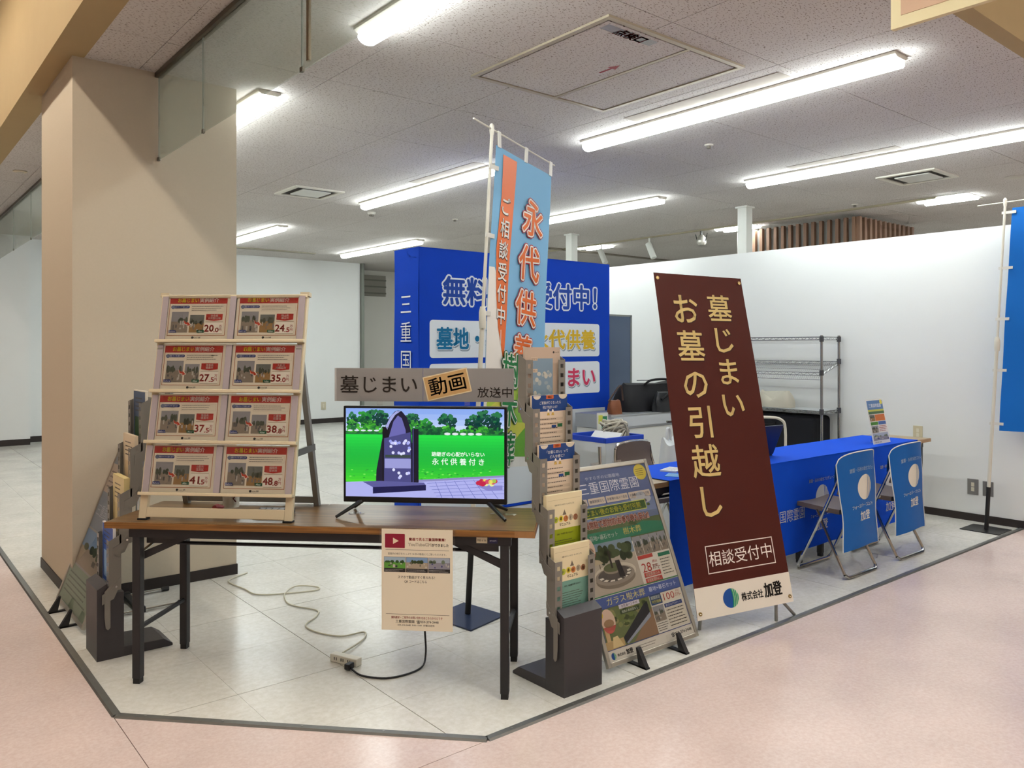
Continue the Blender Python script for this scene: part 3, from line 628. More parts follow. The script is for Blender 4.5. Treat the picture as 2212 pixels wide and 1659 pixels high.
for i, c in enumerate(('8fb0f5', '9fbcf8', 'b2cbfb', 'c9dbfd', 'd7e4fc')): sp.rect(0, Y(500 + (i + 1) * 52), W_, Y(500 + i * 52), glow(c), 1)
R = random.Random(4)
sp.rect(0, Y(748), W_, Y(712), glow('1f7a3a'), 2)
def crown(zx, zy, rx, ry, cols, n):
    for i in range(n):
        a, q = R.uniform(0, 6.28), math.sqrt(R.random()); px, py = zx + rx * q * math.cos(a), zy + ry * q * math.sin(a); rr = R.uniform(9, 21)
        if not (192 + rr < px < 1612 - rr) or py - rr < 502: continue
        c = cols[min(len(cols) - 1, int((py - zy + ry) / (2 * ry) * len(cols) + R.uniform(-.6, .6)))] if R.random() < .8 else R.choice(cols)
        sp.ell(X(px), Y(py), rr / 1425 * W_, rr * .85 / 830 * H_, glow(c), 2 + i % 4, n=7)
D1, D2, D3 = ['2a7a4a', '0d4a3a', '0a3a38', '0a3430'], ['2f9a3a', '1f7a34', '14582e', '0f4a30'], ['58c23c', '3fae2c', '2e8c34', '1c6a38']
for a in ((225, 610, 60, 70, D1, 60), (470, 590, 110, 70, D1, 120), (350, 600, 90, 60, D2, 80), (240, 660, 80, 50, D3, 60), (420, 660, 90, 45, D3, 70), (790, 610, 70, 60, D1, 70), (830, 660, 80, 45, D3, 60), (910, 650, 60, 50, D2, 50), (1110, 620, 75, 70, D1, 80), (1120, 690, 70, 30, D3, 40), (1000, 690, 60, 25, D2, 30), (1340, 630, 70, 70, D1, 70), (1450, 600, 110, 80, D1, 130), (1570, 620, 60, 90, D1, 80), (1370, 690, 100, 32, D3, 60), (1540, 700, 80, 25, D2, 40), (400, 712, 210, 24, D3, 70), (980, 712, 230, 22, D2, 70), (1400, 712, 210, 24, D3, 80), (700, 700, 300, 22, D2, 60)): crown(*a)
for zx in range(230, 480, 60): sp.ell(X(zx), Y(708), .012, .004, glow('e6eefc'), 6, 8)
for zx in range(1110, 1460, 70): sp.ell(X(zx), Y(733), .015, .006, glow('e8ecf4'), 6, 8)
for i in range(16):
    t_ = i / 15; sp.rect(0, Y(745 + (i + 1) * 28), W_, Y(745 + i * 28), glow('%02x%02x%02x' % (int(30 - 16 * math.sin(t_ * 3.1) + 46 * t_ ** 3), int(224 - 34 * math.sin(t_ * 3.1)), int(70 - 22 * t_))), 7)
for i in range(90): sp.rect(X(R.uniform(200, 1590)), Y(R.uniform(1120, 1185)), X(R.uniform(200, 1590)), Y(1130), glow('3fc93c'), 7) if False else sp.ell(X(R.uniform(215, 1595)), Y(R.uniform(1060, 1170)), .006, .003, glow(R.choice(['58e048', '2fb838', '20a834', '7ae85a'])), 7.5, 6)
sp.poly([(0, Y(1330)), (W_, Y(1330)), (W_, Y(1110)), (X(840), Y(1165)), (0, Y(1195))], glow('b3b6f2'), 8).poly([(X(840), Y(1165)), (W_, Y(1110)), (W_, Y(1128)), (X(840), Y(1185))], glow('8f8fc4'), 9)
for k in range(5): sp.poly([(X(930 + k * 20), Y(1195 + k * 29)), (W_, Y(1142 + k * 34)), (W_, Y(1145 + k * 34)), (X(930 + k * 20), Y(1199 + k * 29))], glow('6f76c8'), 9)
for k in range(6): sp.poly([(X(1000 + k * 85), Y(1180 - k * 6)), (X(1004 + k * 85), Y(1180 - k * 6)), (X(1064 + k * 100), Y(1328)), (X(1058 + k * 100), Y(1328))], glow('6f76c8'), 9)
arch = [(X(465), Y(1215)), (X(470), Y(1080)), (X(540), Y(690)), (X(590), Y(580)), (X(640), Y(525)), (X(665), Y(518)), (X(700), Y(525)), (X(745), Y(580)), (X(780), Y(690)), (X(800), Y(900)), (X(835), Y(1215))]
sp.poly(arch, glow('181630'), 10); sp.poly([(X(560), Y(1100)), (X(585), Y(760)), (X(625), Y(620)), (X(665), Y(565)), (X(700), Y(590)), (X(735), Y(700)), (X(745), Y(1100))], glow('6c6ab4'), 11)
sp.poly([(X(552), Y(670)), (X(600), Y(570)), (X(650), Y(523)), (X(690), Y(525)), (X(640), Y(560)), (X(590), Y(640)), (X(570), Y(700))], glow('a9aee6'), 12)
sp.rect(X(525), Y(1215), X(585), Y(675), glow('0d0c16'), 12).rect(X(793), Y(1210), X(852), Y(690), glow('141226'), 12).rect(X(800), Y(1210), X(806), Y(690), glow('5a5aa8'), 13)
sp.poly([(X(540), Y(1215)), (X(540), Y(780)), (X(780), Y(720)), (X(785), Y(1215))], glow('4a4a86'), 13).rect(X(545), Y(1060), X(782), Y(970), glow('9ea0dc'), 14).rect(X(550), Y(960), X(780), Y(935), glow('3a4a44'), 14)
for i in range(26): sp.ell(X(R.uniform(590, 770)), Y(R.choice([R.uniform(800, 830), R.uniform(850, 950), R.uniform(1060, 1150)])), .007, .007, glow(R.choice(['c9ccff', 'e3e6ff', '9fa6f0'])), 15 + i % 3, 7)
sp.poly([(X(345), Y(1190)), (X(500), Y(1180)), (X(900), Y(1190)), (X(918), Y(1215)), (X(438), Y(1240))], glow('5c5c9c'), 14).poly([(X(438), Y(1240)), (X(918), Y(1212)), (X(918), Y(1262)), (X(438), Y(1300))], glow('14164a'), 15)
sp.poly([(X(1370), Y(1210)), (X(1600), Y(1205)), (X(1600), Y(1250)), (X(1470), Y(1258))], glow('8a8ad0'), 10)
for i in range(16): sp.ell(X(1385 + i * 10), Y(1185 + R.uniform(-24, 18)), .011, .010, glow(['c8244a', 'f0e068', 'e8f0a0', 'd84a70', 'a8c850'][i % 5 if i > 5 else 0]), 11 + i % 3, 8)
sp.text('跡継ぎの心配がいらない', X(1205), Y(922), .0215, glow('f4fff4'), 16, .02, w=X(1440) - X(970)).text('永 代 供 養 付 き', X(1205), Y(992), .032, glow('f4fff4'), 16, .012, w=X(1438) - X(975))
sp.build('screen', tv, plane((-W_ / 2, -.0122, .0815), (1, 0, 0), (0, 0, 1), .0001))
# --- sign above the television
sg = empty('header_sign', T(1.33, .30, 1.205), RZ, 'long grey sign board above the television announcing a film', 'sign')
M_GREYP = mat('grey_board', 'b2b2b2', rough=.5)
for k, (a, b) in enumerate(((-.41, -.002), (.0, .41))): B(a, b, -.003, .002, 0, .150).build('board', M_GREYP, sg)
for x in (-.2, .2): B(x - .012, x + .012, .002, .005, -.12, .10).build('support_strip', clear('clear_strip', .1), sg)
B(-.4, .41, -.0045, -.0035, .0, .153).build('clear_cover', M_CLEAR, sg)
k15 = math.radians(13); sp = Print(); kr = ink('2a2420')
sp.text('墓じまい', -.205, .075, .085, kr, 1, .006, w=.355)
cq, sq = math.cos(k15), math.sin(k15)
def rot(x, y): return (.11 + x * cq - y * sq, .078 + x * sq + y * cq)
sp.poly([rot(-.103, -.055), rot(.103, -.055), rot(.103, .055), rot(-.103, .055)], ink('d8c9a4'), 2).poly([rot(-.098, -.05), rot(.098, -.05), rot(.098, .05), rot(-.098, .05)], ink('bd9a68'), 3)
sp.text('動画', .11, .078, .085, kr, 4, .012, rot=13, w=.165).text('放送中', .325, .042, .05, kr, 1, .004, w=.155)
sp.build('lettering', sg, plane((0, -.0052, 0), (1, 0, 0), (0, 0, 1), .0002))
# --- notice taped to the front edge
nt_ = empty('paper_notice', T(1.368, -.0015, .28), RZ, 'cream notice with a red play button taped to the table front', 'notice')
B(-.149, .149, -.0022, -.0002, 0, .418).build('paper', M_PAPER, nt_); B(-.159, .159, -.0004, 0.0004, 0, .42).build('laminate_margin', M_CLEAR, nt_)
q = Print(); K = ink('2e2824'); DR = ink('a3282a')
q.rrect(1.4, 34.0, 9.8, 39.8, .3, ink('8f1f36'), 1).poly([(4.8, 35.6), (4.8, 38.2), (7.2, 36.9)], ink('e3d4b8'), 2)
q.text('動画で見る三重国際霊園！', 19.2, 37.7, 1.3, DR, 1, .03, w=15.2).otext('YouTubeCM', 16.0, 35.6, 1.7, ink('d8cbb0'), ink('8a8078'), 1, .05, .0, w=9.6).text('ができました', 24.6, 35.4, 1.4, K, 1, .03, w=7)
q.rect(1.6, 33.2, 28.2, 33.35, ink('5a5248')).text('霊園内の様子をたっぷり 30 秒の動画にてご覧いただけます。', 14.9, 31.6, .95, K, 1, w=24.5)
for k, kd in enumerate(('lawn', 'plaza', 'stones')):
    x = 1.0 + k * 9.3; q.rect(x, 24.0, x + 9.1, 30.3, ink('2d2a2a'), 1); picture(q, x + .1, 25.6, x + 9.0, 30.2, kd, 40 + k, 2); q.bars(x + .4, 24.2, x + 8.6, 25.3, 2, ink('a8a4a0'), 2, .3)
q.text('スマホで動画がすぐ見られる！', 14.6, 22.0, 1.35, K, 1, .01, w=15.5).text('QR コードはこちら', 14.3, 20.2, 1.35, K, 1, .01, w=9.4)
q.rect(1.8, 6.6, 28.4, 6.75, ink('5a5248')).text('資料請求・ご見学のお問い合わせはこちらからどうぞ', 14.8, 5.3, 1.15, DR, 1, .015, w=21.5).text('三重国際霊園  ☎059-374-3448', 14.9, 3.7, 1.35, K, 1, .012, w=18).text('059-374-3448  9:00-17:00  水曜日定休', 14.5, 2.2, .9, K, 1, .01, w=15.5)
fq = plane((-.149, -.0022, 0), (1, 0, 0), (0, 0, 1), .0001); q.build('print', nt_, lambda u, v, l: fq(u * .01, v * .01, l))
# --- cords and tap beneath the table
def spline(pts, n=8):
    P = [Vector(p) for p in pts]; o = []
    for i in range(len(P) - 1):
        a, b, c, d = P[max(i - 1, 0)], P[i], P[i + 1], P[min(i + 2, len(P) - 1)]
        for k in range(n):
            t = k / n; o.append(.5 * (2 * b + (c - a) * t + (2 * a - 5 * b + 4 * c - d) * t * t + (3 * b - a - 3 * c + d) * t ** 3))
    o.append(P[-1]); return o
wc = [(1.93, 5.02, .006), (1.80, 4.95, .006), (1.764, 4.87, .006), (1.789, 4.685, .006), (1.80, 4.55, .006), (1.906, 4.47, .006), (2.105, 4.40, .006), (2.14, 4.46, .006), (2.044, 4.535, .011), (1.94, 4.46, .006), (1.881, 4.30, .006), (1.89, 4.2, .006), (1.95, 4.06, .006), (1.90, 3.97, .006), (1.80, 3.88, .006), (1.80, 3.75, .006), (1.87, 3.62, .006), (1.985, 3.60, .006), (1.93, 3.51, .006), (1.765, 3.405, .012)]
e = empty('extension_cord', (1.86, 4.2, 0), 0, 'thin white extension cord snaking over the tiles under the table', 'cord')
MB().tube([p - Vector((1.86, 4.2, 0)) for p in spline(wc, 6)], .0042, 6).build('cable', mat('cord_white', 'c2bda8', rough=.5), e, smooth=True)
e = empty('power_tap', (1.733, 3.312, 0), -1.19, 'white multi-socket power tap on the floor', 'power tap')
MB().box(-.078, .078, -.02, .02, 0, .036).build('body', mat('tap_white', 'd6d2c4', rough=.4), e, bevel=.004)
for x in (-.045, -.005, .035): 
    for d in (-.006, .006): B(x - .002 + d, x + .002 + d, -.0208, -.0198, .012, .026).build('slot', M_BLKP, e)
e = empty('plug_cable', (1.76, 3.2, 0), 0, 'black plug cord curving up behind the paper notice', 'cord')
bc = [(1.708, 3.225, .018), (1.705, 3.19, .012), (1.72, 3.12, .005), (1.80, 3.03, .005), (1.95, 3.03, .005), (2.03, 3.1, .03), (2.05, 3.14, .16), (2.052, 3.15, .40), (2.05, 3.15, .62)]
MB().tube([Vector(p) - Vector((1.76, 3.2, 0)) for p in spline(bc, 7)], .0045, 6).build('cable', M_BLKP, e, smooth=True)
MB().box(-.02, .02, -.014, .014, -.012, .014).build('plug', M_BLKP, e, loc=(-.053, .03, .018), rot=(0, 0, .4), bevel=.004)
# ================================================================== brochure stands, posters, banner, flags, booth
M_STEEL = mat('grey_painted_steel', '7f7b74', rough=.42, spec=.5); M_BOX = mat('charcoal_metal', '3a373a', rough=.4, spec=.5)
def brochure_stand(loc, rz, pockets, label):
    """faces local -y; x 0..w; base box then stepping pockets"""
    w = .222; e = empty('brochure_stand', loc, rz, label, 'brochure stand')
    MB().prism([(0, 0, 0), (0, 0, .33), (0, .044, .354), (0, .044, .305), (0, .115, .305), (0, .115, 0)], (w, 0, 0)).build('base_box', M_BOX, e)
    MB().prism([(0, .115, 0), (0, .115, .045), (0, .295, .04), (0, .335, .012), (0, .335, 0)], (w, 0, 0)).build('foot_plate', M_BOX, e, bevel=.002)
    for k in range(pockets):
        y = .05 + k * .047; z0 = .34 + k * .211; h = .225
        pk = MB()
        pk.box(-.006, w + .006, y + .05, y + .052, z0 - .02, z0 + h + .01)
        p_ = pk.build('pocket_back', M_STEEL, e)
        MB().box(-.006, w + .006, y, y + .05, z0 - .022, z0 - .02).build('pocket_floor', M_STEEL, p_)
        for s in (0, 1):
            x = -.006 if s == 0 else w + .004
            MB().prism([(x, y, z0 - .02), (x, y, z0 + h - .015), (x, y + .05, z0 + h + .01), (x, y + .05, z0 - .02)], (.002, 0, 0)).build('pocket_side', M_STEEL, p_)
            # front flange with a column of square holes: bars around the openings
            a = x if s == 0 else x - .038; b = a + .04; f = MB(); hs = .009; c = (a + b) / 2
            zs = [z0 + .005 + i * .042 for i in range(5)]
            f.box(a, c - hs, y - .002, y, z0 - .02, z0 + h - .015).box(c + hs, b, y - .002, y, z0 - .02, z0 + h - .015)
            prev = z0 - .02
            for zz in zs: f.box(c - hs, c + hs, y - .002, y, prev, zz); prev = zz + .018
            f.box(c - hs, c + hs, y - .002, y, prev, z0 + h - .015)
            f.build('pocket_flange', M_STEEL, p_)
        for x in (-.008, w + .006):
            # zig-zag side link from this pocket down to the one below
            MB().prism([(x, y + .012, z0 - .012), (x, y + .052, z0 + .04), (x, y + .052, z0 + .012), (x, y + .02, z0 - .06), (x, y - .03, z0 - .06 - .02), (x, y - .03, z0 - .035)], (.002, 0, 0)).build('link_arm', M_STEEL, e)
            MB().tube([(x - .001, y + .03, z0 - .005), (x + .003, y + .03, z0 - .005)], .005, 8).build('rivet', M_CHROME, e)
    for x in (-.010, w + .008): MB().prism([(x, .03, .32), (x, .055, .345), (x, .055, .15), (x, .045, .14), (x, .035, .15), (x, .03, .2)], (.002, 0, 0)).build('mount_bar', M_STEEL, e)
    return e
def brochure(stand_loc, rz, k, fn, label, color='e2d5c2', thick=.012, lift=.02, group=None):
    M = Matrix.Translation(Vector(stand_loc)) @ Matrix.Rotation(rz, 4, 'Z'); y = .05 + k * .047; z0 = .34 + k * .211
    e = empty('brochure', M @ Vector((.111, y + .02, z0 - .019)), rz, label, 'brochure', group or 'brochures in the right stand')
    H = .265 + lift
    B(-.105, .105, 0, thick, 0, H).build('pages', mat('pages_' + color, color, rough=.6), e)
    p = Print(); fn(p, H * 100)
    f = plane((-.105, -.0002, 0), (1, 0, 0), (0, 0, 1), .00015); p.build('cover_print', e, lambda u, v, l: f(u * .01, v * .01, l))
LR = (2.254, 2.405, 0); brochure_stand(LR, 0, 5, 'grey zigzag brochure stand with a charcoal base beside the television table')
NV = ink('27457f'); OR = ink('c9643a'); KK = ink('4a423a'); PW = ink('e9e4da')
def navy(title1, title2, seed):
    def fn(p, H):
        p.rect(0, H - 7.2, 21, H, NV, 1).ell(3.0, H - .2, 2.2, 1.6, ink('dccfbc'), 2, 14, 180, 360).ell(18.4, H, 2.6, 2.0, ink('cfc4b0'), 2, 14, 180, 360).rect(8.3, H - 1.7, 12.7, H - .1, OR, 3).text('保存版', 10.5, H - .95, 1.0, ink('f3d2b8'), 4, .01)
        p.text(title1, 10.8, H - 3.4, 1.5, PW, 2, .005, w=12.5).text(title2, 10.6, H - 5.4, 1.5, PW, 2, .005, w=8.6)
        for x in (9.6, 12.2): p.ell(x, H - 7.1, .55, .8, PW, 3).poly([(x - .9, H - 9.0), (x + .9, H - 9.0), (x + .4, H - 7.6), (x - .4, H - 7.6)], ink('c9a552'), 3)
        R = random.Random(seed); yy = H - 10
        while yy > 1: p.rect(3, yy - 1.3, 18.2, yy, ink('cdb9a2' if R.random() < .5 else 'd9c8b2'), 1); p.bars(3.6, yy - 1.0, 17, yy - .3, 1, KK, 2, .5, R); yy -= 2.0
        p.rect(11.5, H - 14.5, 14.3, H - 13.4, NV, 3).rect(15, H - 14.4, 18, H - 12.9, ink('2f6b45'), 3)
    return fn
def skyb(p, H):
    p.rect(0, 0, 21, H, ink('c2ac98'), 1); p.rect(3.8, 3.0, 16.5, H - 5.0, ink('7f95a6'), 2).rect(3.8, 3, 16.5, 5.2, ink('73805c'), 3)
    R = random.Random(3)
    for i in range(22): p.ell(R.uniform(5, 15.2), R.uniform(6.5, 17), R.uniform(.9, 1.2), R.uniform(.7, 1.3), ink(R.choice(['a5adae', 'b7b9b4', '93a1aa', 'c3bfb2', '8296a4'])), 3 + i % 4, 12)
    p.ell(17.0, H - 2.3, .5, .5, ink('2a2826'), 2).text('Forever 加登', 19, H - 2.3, .7, ink('2a2826'), 2, w=2.6)
    for i, t in enumerate(('だから', 'る', 'じまい')): p.rect(3.4, H - 6.0 - i * 2.6, 3.4 + len(t) * 1.3, H - 4.4 - i * 2.6, ink('cbb69f'), 8).text(t, 3.4 + len(t) * .65, H - 5.2 - i * 2.6, 1.1, KK, 9)
def manual(top, c, title):
    def fn(p, H):
        p.rect(0, 0, 21, H, ink('e6d8b2'), 1).rect(0, 0, 21, 13.5, ink(c), 2).rect(.8, H - 2.4, 20, H - 2.3, ink('b5a47c'), 2)
        p.text('お墓のあたらしいかたち・もしもマニュアル', 10.5, H - 4.6, .75, KK, 2, .01, w=11.5).poly([(9.3, H - 9.2), (11.7, H - 9.2), (10.9, H - 7.8), (10.5, H - 6.8), (10.1, H - 7.8)], ink('74685a'), 2).text(title, 10.8, H - 13.2, 1.5, KK, 2, .03, w=6.4)
        for i, (ch, cc) in enumerate(zip(top, ('b9c23c', 'd9c640', 'c0743c', 'b3a489', '9f6a4a'))): p.ell(5.5 + i * 2.9, H - 10.9 + .25 * (i % 2), 1.35, 1.35, ink(cc), 3 + i % 2).text(ch, 5.5 + i * 2.9, H - 10.9 + .25 * (i % 2), 1.5, ink('efe6cc'), 5, .02)
        p.text('なぜ、今お墓じまいなのか？', 10.8, 11.3, .9, KK, 3, .01, w=9.5).bars(4, 2, 17, 9, 7, KK, 3, .25, random.Random(5))
    return fn
brochure(LR, 0, 4, skyb, 'beige brochure with a cloudy sky photo in the top pocket', 'd2bda8')
brochure(LR, 0, 3, navy('ご家族が亡くなったら', '何をすればいいの？', 1), 'navy-headed brochure in the second pocket below the sky brochure', 'dcc9b2')
brochure(LR, 0, 2, navy('「お墓じまい」って', 'どんな感じ？', 2), 'navy-headed brochure in the middle pocket of the right stand', 'dcc9b2')
brochure(LR, 0, 1, manual('お墓じまい', '93a01c', 'マニュアル'), 'cream booklet with an olive-green lower half and coloured dots', 'e3d6ae', .02)
brochure(LR, 0, 0, manual('お墓の引越', '74a091', 'マニュアル'), 'cream booklet with a sea-green lower half in the lowest pocket', 'e3d6ae', .02)
LL = (.852, 4.268, 0); LZ = -math.pi / 2
brochure_stand(LL, LZ, 4, 'grey zigzag brochure stand between the left poster and the table')
def plainb(c1, c2):
    def fn(p, H): p.rect(.5, 1, 20.5, H - .5, ink(c1), 1).rect(3, 3, 18, H * .55, ink(c2), 2).bars(4, H * .62, 17, H * .9, 4, KK, 2, .3)
    return fn
brochure(LL, LZ, 3, plainb('52617a', '39543a'), 'dark landscape brochure in the top pocket of the left stand', 'ded6c6', group='brochures in the left stand')
brochure(LL, LZ, 2, plainb('d8c8ac', 'cdb894'), 'cream brochure in the second pocket of the left stand', 'dccbb0', .016, group='brochures in the left stand')
brochure(LL, LZ, 1, plainb('dccb9c', 'd2c08c'), 'thick yellowish booklets bulging from the third pocket of the left stand', 'd8c890', .026, .035, group='brochures in the left stand')
brochure(LL, LZ, 0, plainb('3c5fb0', '8fb4e0'), 'blue and white brochure in the lowest pocket of the left stand', 'dfe2e6', group='brochures in the left stand')
# --- poster stands
M_SILV = mat('silver_frame', 'b9b6ab', rough=.3, metal=.75)
def poster_stand(loc, rz, w, label, fn, tilt_a=.39, L=.905):
    """faces local -y, x 0..w, leans back"""
    e = empty('poster_stand', loc, rz, label, 'poster stand'); Rm = Matrix.Translation((0, 0, .025)) @ Matrix.Rotation(-tilt_a, 4, 'X')
    def t(mb): mb.M = Rm; return mb
    t(MB()).box(.01, w - .01, .004, .012, .01, L - .01).build('back_panel', mat('panel_grey', '8d8d8a', rough=.6), e)
    fr = 0.022
    for nm, b in (('frame_side', (0, fr, 0, L)), ('frame_side', (w - fr, w, 0, L)), ('frame_rail', (fr, w - fr, 0, fr)), ('frame_rail', (fr, w - fr, L - fr, L))):
        t(MB()).box(b[0], b[1], -.006, .014, b[2], b[3]).build(nm, M_SILV, e, bevel=.004)
    for x in (0, w):
        for z in (0, L): t(MB()).lathe([(.018, -.008), (.018, .006)], 14, (0, 0, 0)).build('corner', M_SILV, e, loc=None) if False else None
    t(MB()).box(fr, w - fr, .001, .004, fr, L - fr).build('poster_sheet', mat('poster_paper', 'd9d5cb', rough=.5), e)
    p = Print(); fn(p); O = Rm @ Vector((fr, .0008, fr)); f = plane(O, (1, 0, 0), Rm.to_3x3() @ Vector((0, 0, 1)), .00015)
    sx = (w - 2 * fr) / .594; sy = (L - 2 * fr) / .84
    p.build('print', e, lambda u, v, l: f(u * .01 * sx, v * .01 * sy, l))
    cv = MB(); cv.M = Rm
    cv.grid(lambda a, b: (fr + a * (w - 2 * fr), -.0045 + .0016 * math.sin(a * 7 + b * 5) + .001 * math.sin(b * 17 + a * 3), fr + b * (L - 2 * fr)), 14, 20); cv.build('clear_cover', clear('poster_cover', .055, .04), e, smooth=True)
    for x in (w * .28, w * .72):
        MB().prism([(x - .012, -.075, 0), (x - .012, -.03, .0), (x - .012, -.012, .085), (x - .012, -.022, .085)], (.024, 0, 0)).build('foot_stop', M_BLKP, e)
        B(x - .012, x + .012, -.075, .1, 0, .008).build('foot_base', M_BLKP, e)
    for x in (w * .25, w * .72):
        MB().tube([(x, .06, .012), (x, .54, .012)], .007, 8).build('floor_rod', M_CHROME, e); MB().tube([(x, .52, .014), (x, .56, .014)], .0135, 10).build('rod_tip', M_BLKP, e)
        B(x - .022, x + .022, .30, .345, .0, .035).build('rod_clamp', M_BLKP, e, bevel=.005)
    B(w * .25, w * .72, .305, .34, .012, .028).build('clamp_bar', M_BLKM, e)
    MB().tube([(w * .49, .325, .03), (w * .49, .36, .95)], .0085, 10).build('rear_pole', M_CHROME, e)
    for x in (w * .42, w * .66): t(MB()).box(x - .03, x + .03, -.004, .0, L, L + .012).build('top_clip', clear('clip_clear', .2, .1), e)
    return e
def posterR(p):
    H = 84; W = 59.4
    p.rect(0, 0, W, H, ink('d8d3c6'), 1)
    p.rect(0, 67.0, W, H, ink('5b6a94'), 2).rect(0, 57.5, W, 67.0, ink('7585a8'), 2)
    for i, (x, y, rx, ry) in enumerate(((46, 67, 4, 2.2), (50, 68.5, 3.5, 2), (53, 66.5, 4, 2), (42, 64.5, 5, 1.5))): p.ell(x, y, rx, ry, ink('b4b6ba'), 3 + i % 2, 12)
    p.ell(54.5, 80.0, 4.6, 4.0, ink('d9c64e'), 3).bars(51.5, 78.0, 57.5, 82, 4, ink('6b6030'), 4, .3)
    p.text('やすらぎの公園墓地', 27, 80.2, 1.9, ink('c4c8d6'), 3, 0, w=24).text('三重国際霊園', 30, 75.4, 6.2, ink('e3e4ea'), 4, -.004, w=42)
    x = 1.5
    for t, w_ in (('宗旨宗派不問', 11), ('檀家制度なし', 11.5), ('お客様の出入り自由', 15.5), ('お骨壺のご紹介も可能', 16)): p.rrect(x, 67.6, x + w_, 70.8, .5, ink('cdbfae'), 3).text(t, x + w_ / 2, 69.2, 1.5, ink('4b5570'), 4, .01, w=w_ - 1.6); x += w_ + .7
    p.rect(0, 48, W, 60.5, ink('56643f'), 2); R = random.Random(11)
    for i in range(30): p.ell(R.uniform(3, 56), R.uniform(50, 66), R.uniform(1.2, 2.6), R.uniform(.6, 1.2), ink(R.choice(['42552f', '5f6f45', '6d7552', '84807a', '7d7484'])), 3 + i % 3, 10)
    p.frame(2, 61.6, 52, 66.4, .35, ink('c9cc5a'), 6).rect(2.35, 61.95, 51.6, 66.0, ink('3d5a2e'), 6).text('墓じまい後のお骨も受付可能', 27, 64.0, 3.1, ink('dcd84e'), 7, .02, w=42)
    p.otext('職員常駐で即対応!お参り時も安心!!', 27.5, 58.5, 3.6, ink('a34a3e'), ink('dcb6a4'), 6, .1, .01, w=48)
    p.poly([(0, 50.0), (W, 50.0), (W, 54.5), (46, 56.2), (40, 55.0), (0, 55.0)], ink('2f7a5c'), 8).text('墓地+墓石セット', 17, 52.6, 2.5, ink('dfe6dc'), 9, .01, w=19).text('樹木葬', 37, 53.0, 3.6, ink('cdb85e'), 9, .0, w=13)
    # plaza photograph
    p.rect(0, 27.5, 34.5, 50.0, ink('7d8f9d'), 8).rect(0, 27.5, 34.5, 43, ink('b0a594'), 9)
    for i in range(24): p.ell(R.uniform(3.5, 31), R.uniform(42, 47.2), R.uniform(1.6, 3.2), R.uniform(1.4, 2.6), ink(R.choice(['2f3a22', '3c4a2c', '4a5636', '29331f'])), 10 + i % 3, 12)
    p.poly([(1, 40.5), (12, 41), (10, 42.6), (6, 43.6), (2.5, 42.4)], ink('b8a98a'), 14).rect(3, 38.5, 3.5, 40.6, ink('6a5c48'), 14).rect(9, 38.5, 9.5, 40.8, ink('6a5c48'), 14)
    p.ell(18, 35.4, 14, 4.6, ink('c9c0ac'), 14, 28).ell(17.5, 33.2, 13.2, 4.2, ink('7f7464'), 15, 28).ell(17.5, 34.6, 13.2, 4.1, ink('93887a'), 16, 28).ell(17.5, 35.2, 11.2, 3.2, ink('57504a'), 17, 28)
    for k in range(7): a = math.radians(190 + k * 28); p.poly([(17.5 + 8.5 * math.cos(a), 35.2 + 2.4 * math.sin(a)), (17.5 + 11 * math.cos(a), 35.2 + 3.1 * math.sin(a)), (17.5 + 11 * math.cos(a + .3), 35.2 + 3.1 * math.sin(a + .3)), (17.5 + 8.5 * math.cos(a + .3), 35.2 + 2.4 * math.sin(a + .3))], ink('d8d2c2'), 18)
    p.ell(17, 37.6, 6, 2.2, ink('8d8272'), 19, 20).ell(17, 38.3, 6, 2.0, ink('5b6140'), 20, 20).rect(16.2, 38, 17.4, 46, ink('35302a'), 21).poly([(20, 33.5), (24, 32.8), (22.5, 41), (19.5, 41)], ink('2b2828'), 21)
    for k in range(4): picture(p, 35 + k * 6.1, 40.5, 40.8 + k * 6.1, 49.5, 'grave', 60 + k, 8)
    p.rect(35.2, 38.6, 46, 40.3, ink('b5453c'), 8).text('28', 39.6, 34.6, 6, ink('a8342c'), 9, 0, w=6.6).text('(税込)', 46.2, 36.6, 1.4, ink('a8342c'), 9).text('万円~', 46.4, 34.0, 2.4, ink('a8342c'), 9, .01, w=5.4)
    for k, t in enumerate(('初期費用のみ', '年間管理料なし')): p.rect(36.5, 28.6 - k * 2.6 + 1.4, 48.5, 30.9 - k * 2.6 + 1.2, ink('b5453c'), 9).text(t, 42.5, 31.0 - k * 2.6, 1.7, ink('ecd8c6'), 10, .02, w=10)
    p.rect(49.8, 28.4, 58.6, 39.6, ink('d3ccba'), 9).rect(49.8, 37.9, 58.6, 39.6, ink('2f7a5c'), 10).bars(50.2, 29, 58, 37.2, 6, ink('4c4a44'), 10, .3)
    p.ell(4.6, 48.2, 4.4, 5.4, ink('d4b7a0'), 22).ell(4.6, 47.2, 3.2, 1.8, ink('9b7a58'), 23).ell(4.6, 48.2, 4.4, 5.4, ink('b5564c'), 23, 14, 205, 335).bars(2.2, 50, 7, 52.2, 2, ink('8a7a68'), 24, .3)
    p.rect(0, 26.9, W, 27.4, ink('3f7d55'), 9)
    # lower half
    p.rect(0, 22.0, W, 26.6, ink('4a5e98'), 9).text('ガラス樹木葬', 20.5, 24.2, 3.6, ink('cdc276'), 10, 0, w=26).text('墓地+墓石セット', 46.5, 24.4, 2.3, ink('d8dce8'), 10, 0, w=20)
    p.rect(0, 4.6, 35, 22.0, ink('6a7448'), 9)
    for i in range(40): p.ell(R.uniform(2.4, 31), R.uniform(13, 20.2), R.uniform(.9, 2.2), R.uniform(.7, 1.5), ink(R.choice(['4c5a2e', '6b7740', '838a52', '3a4626', '8f8a5a'])), 10 + i % 4, 10)
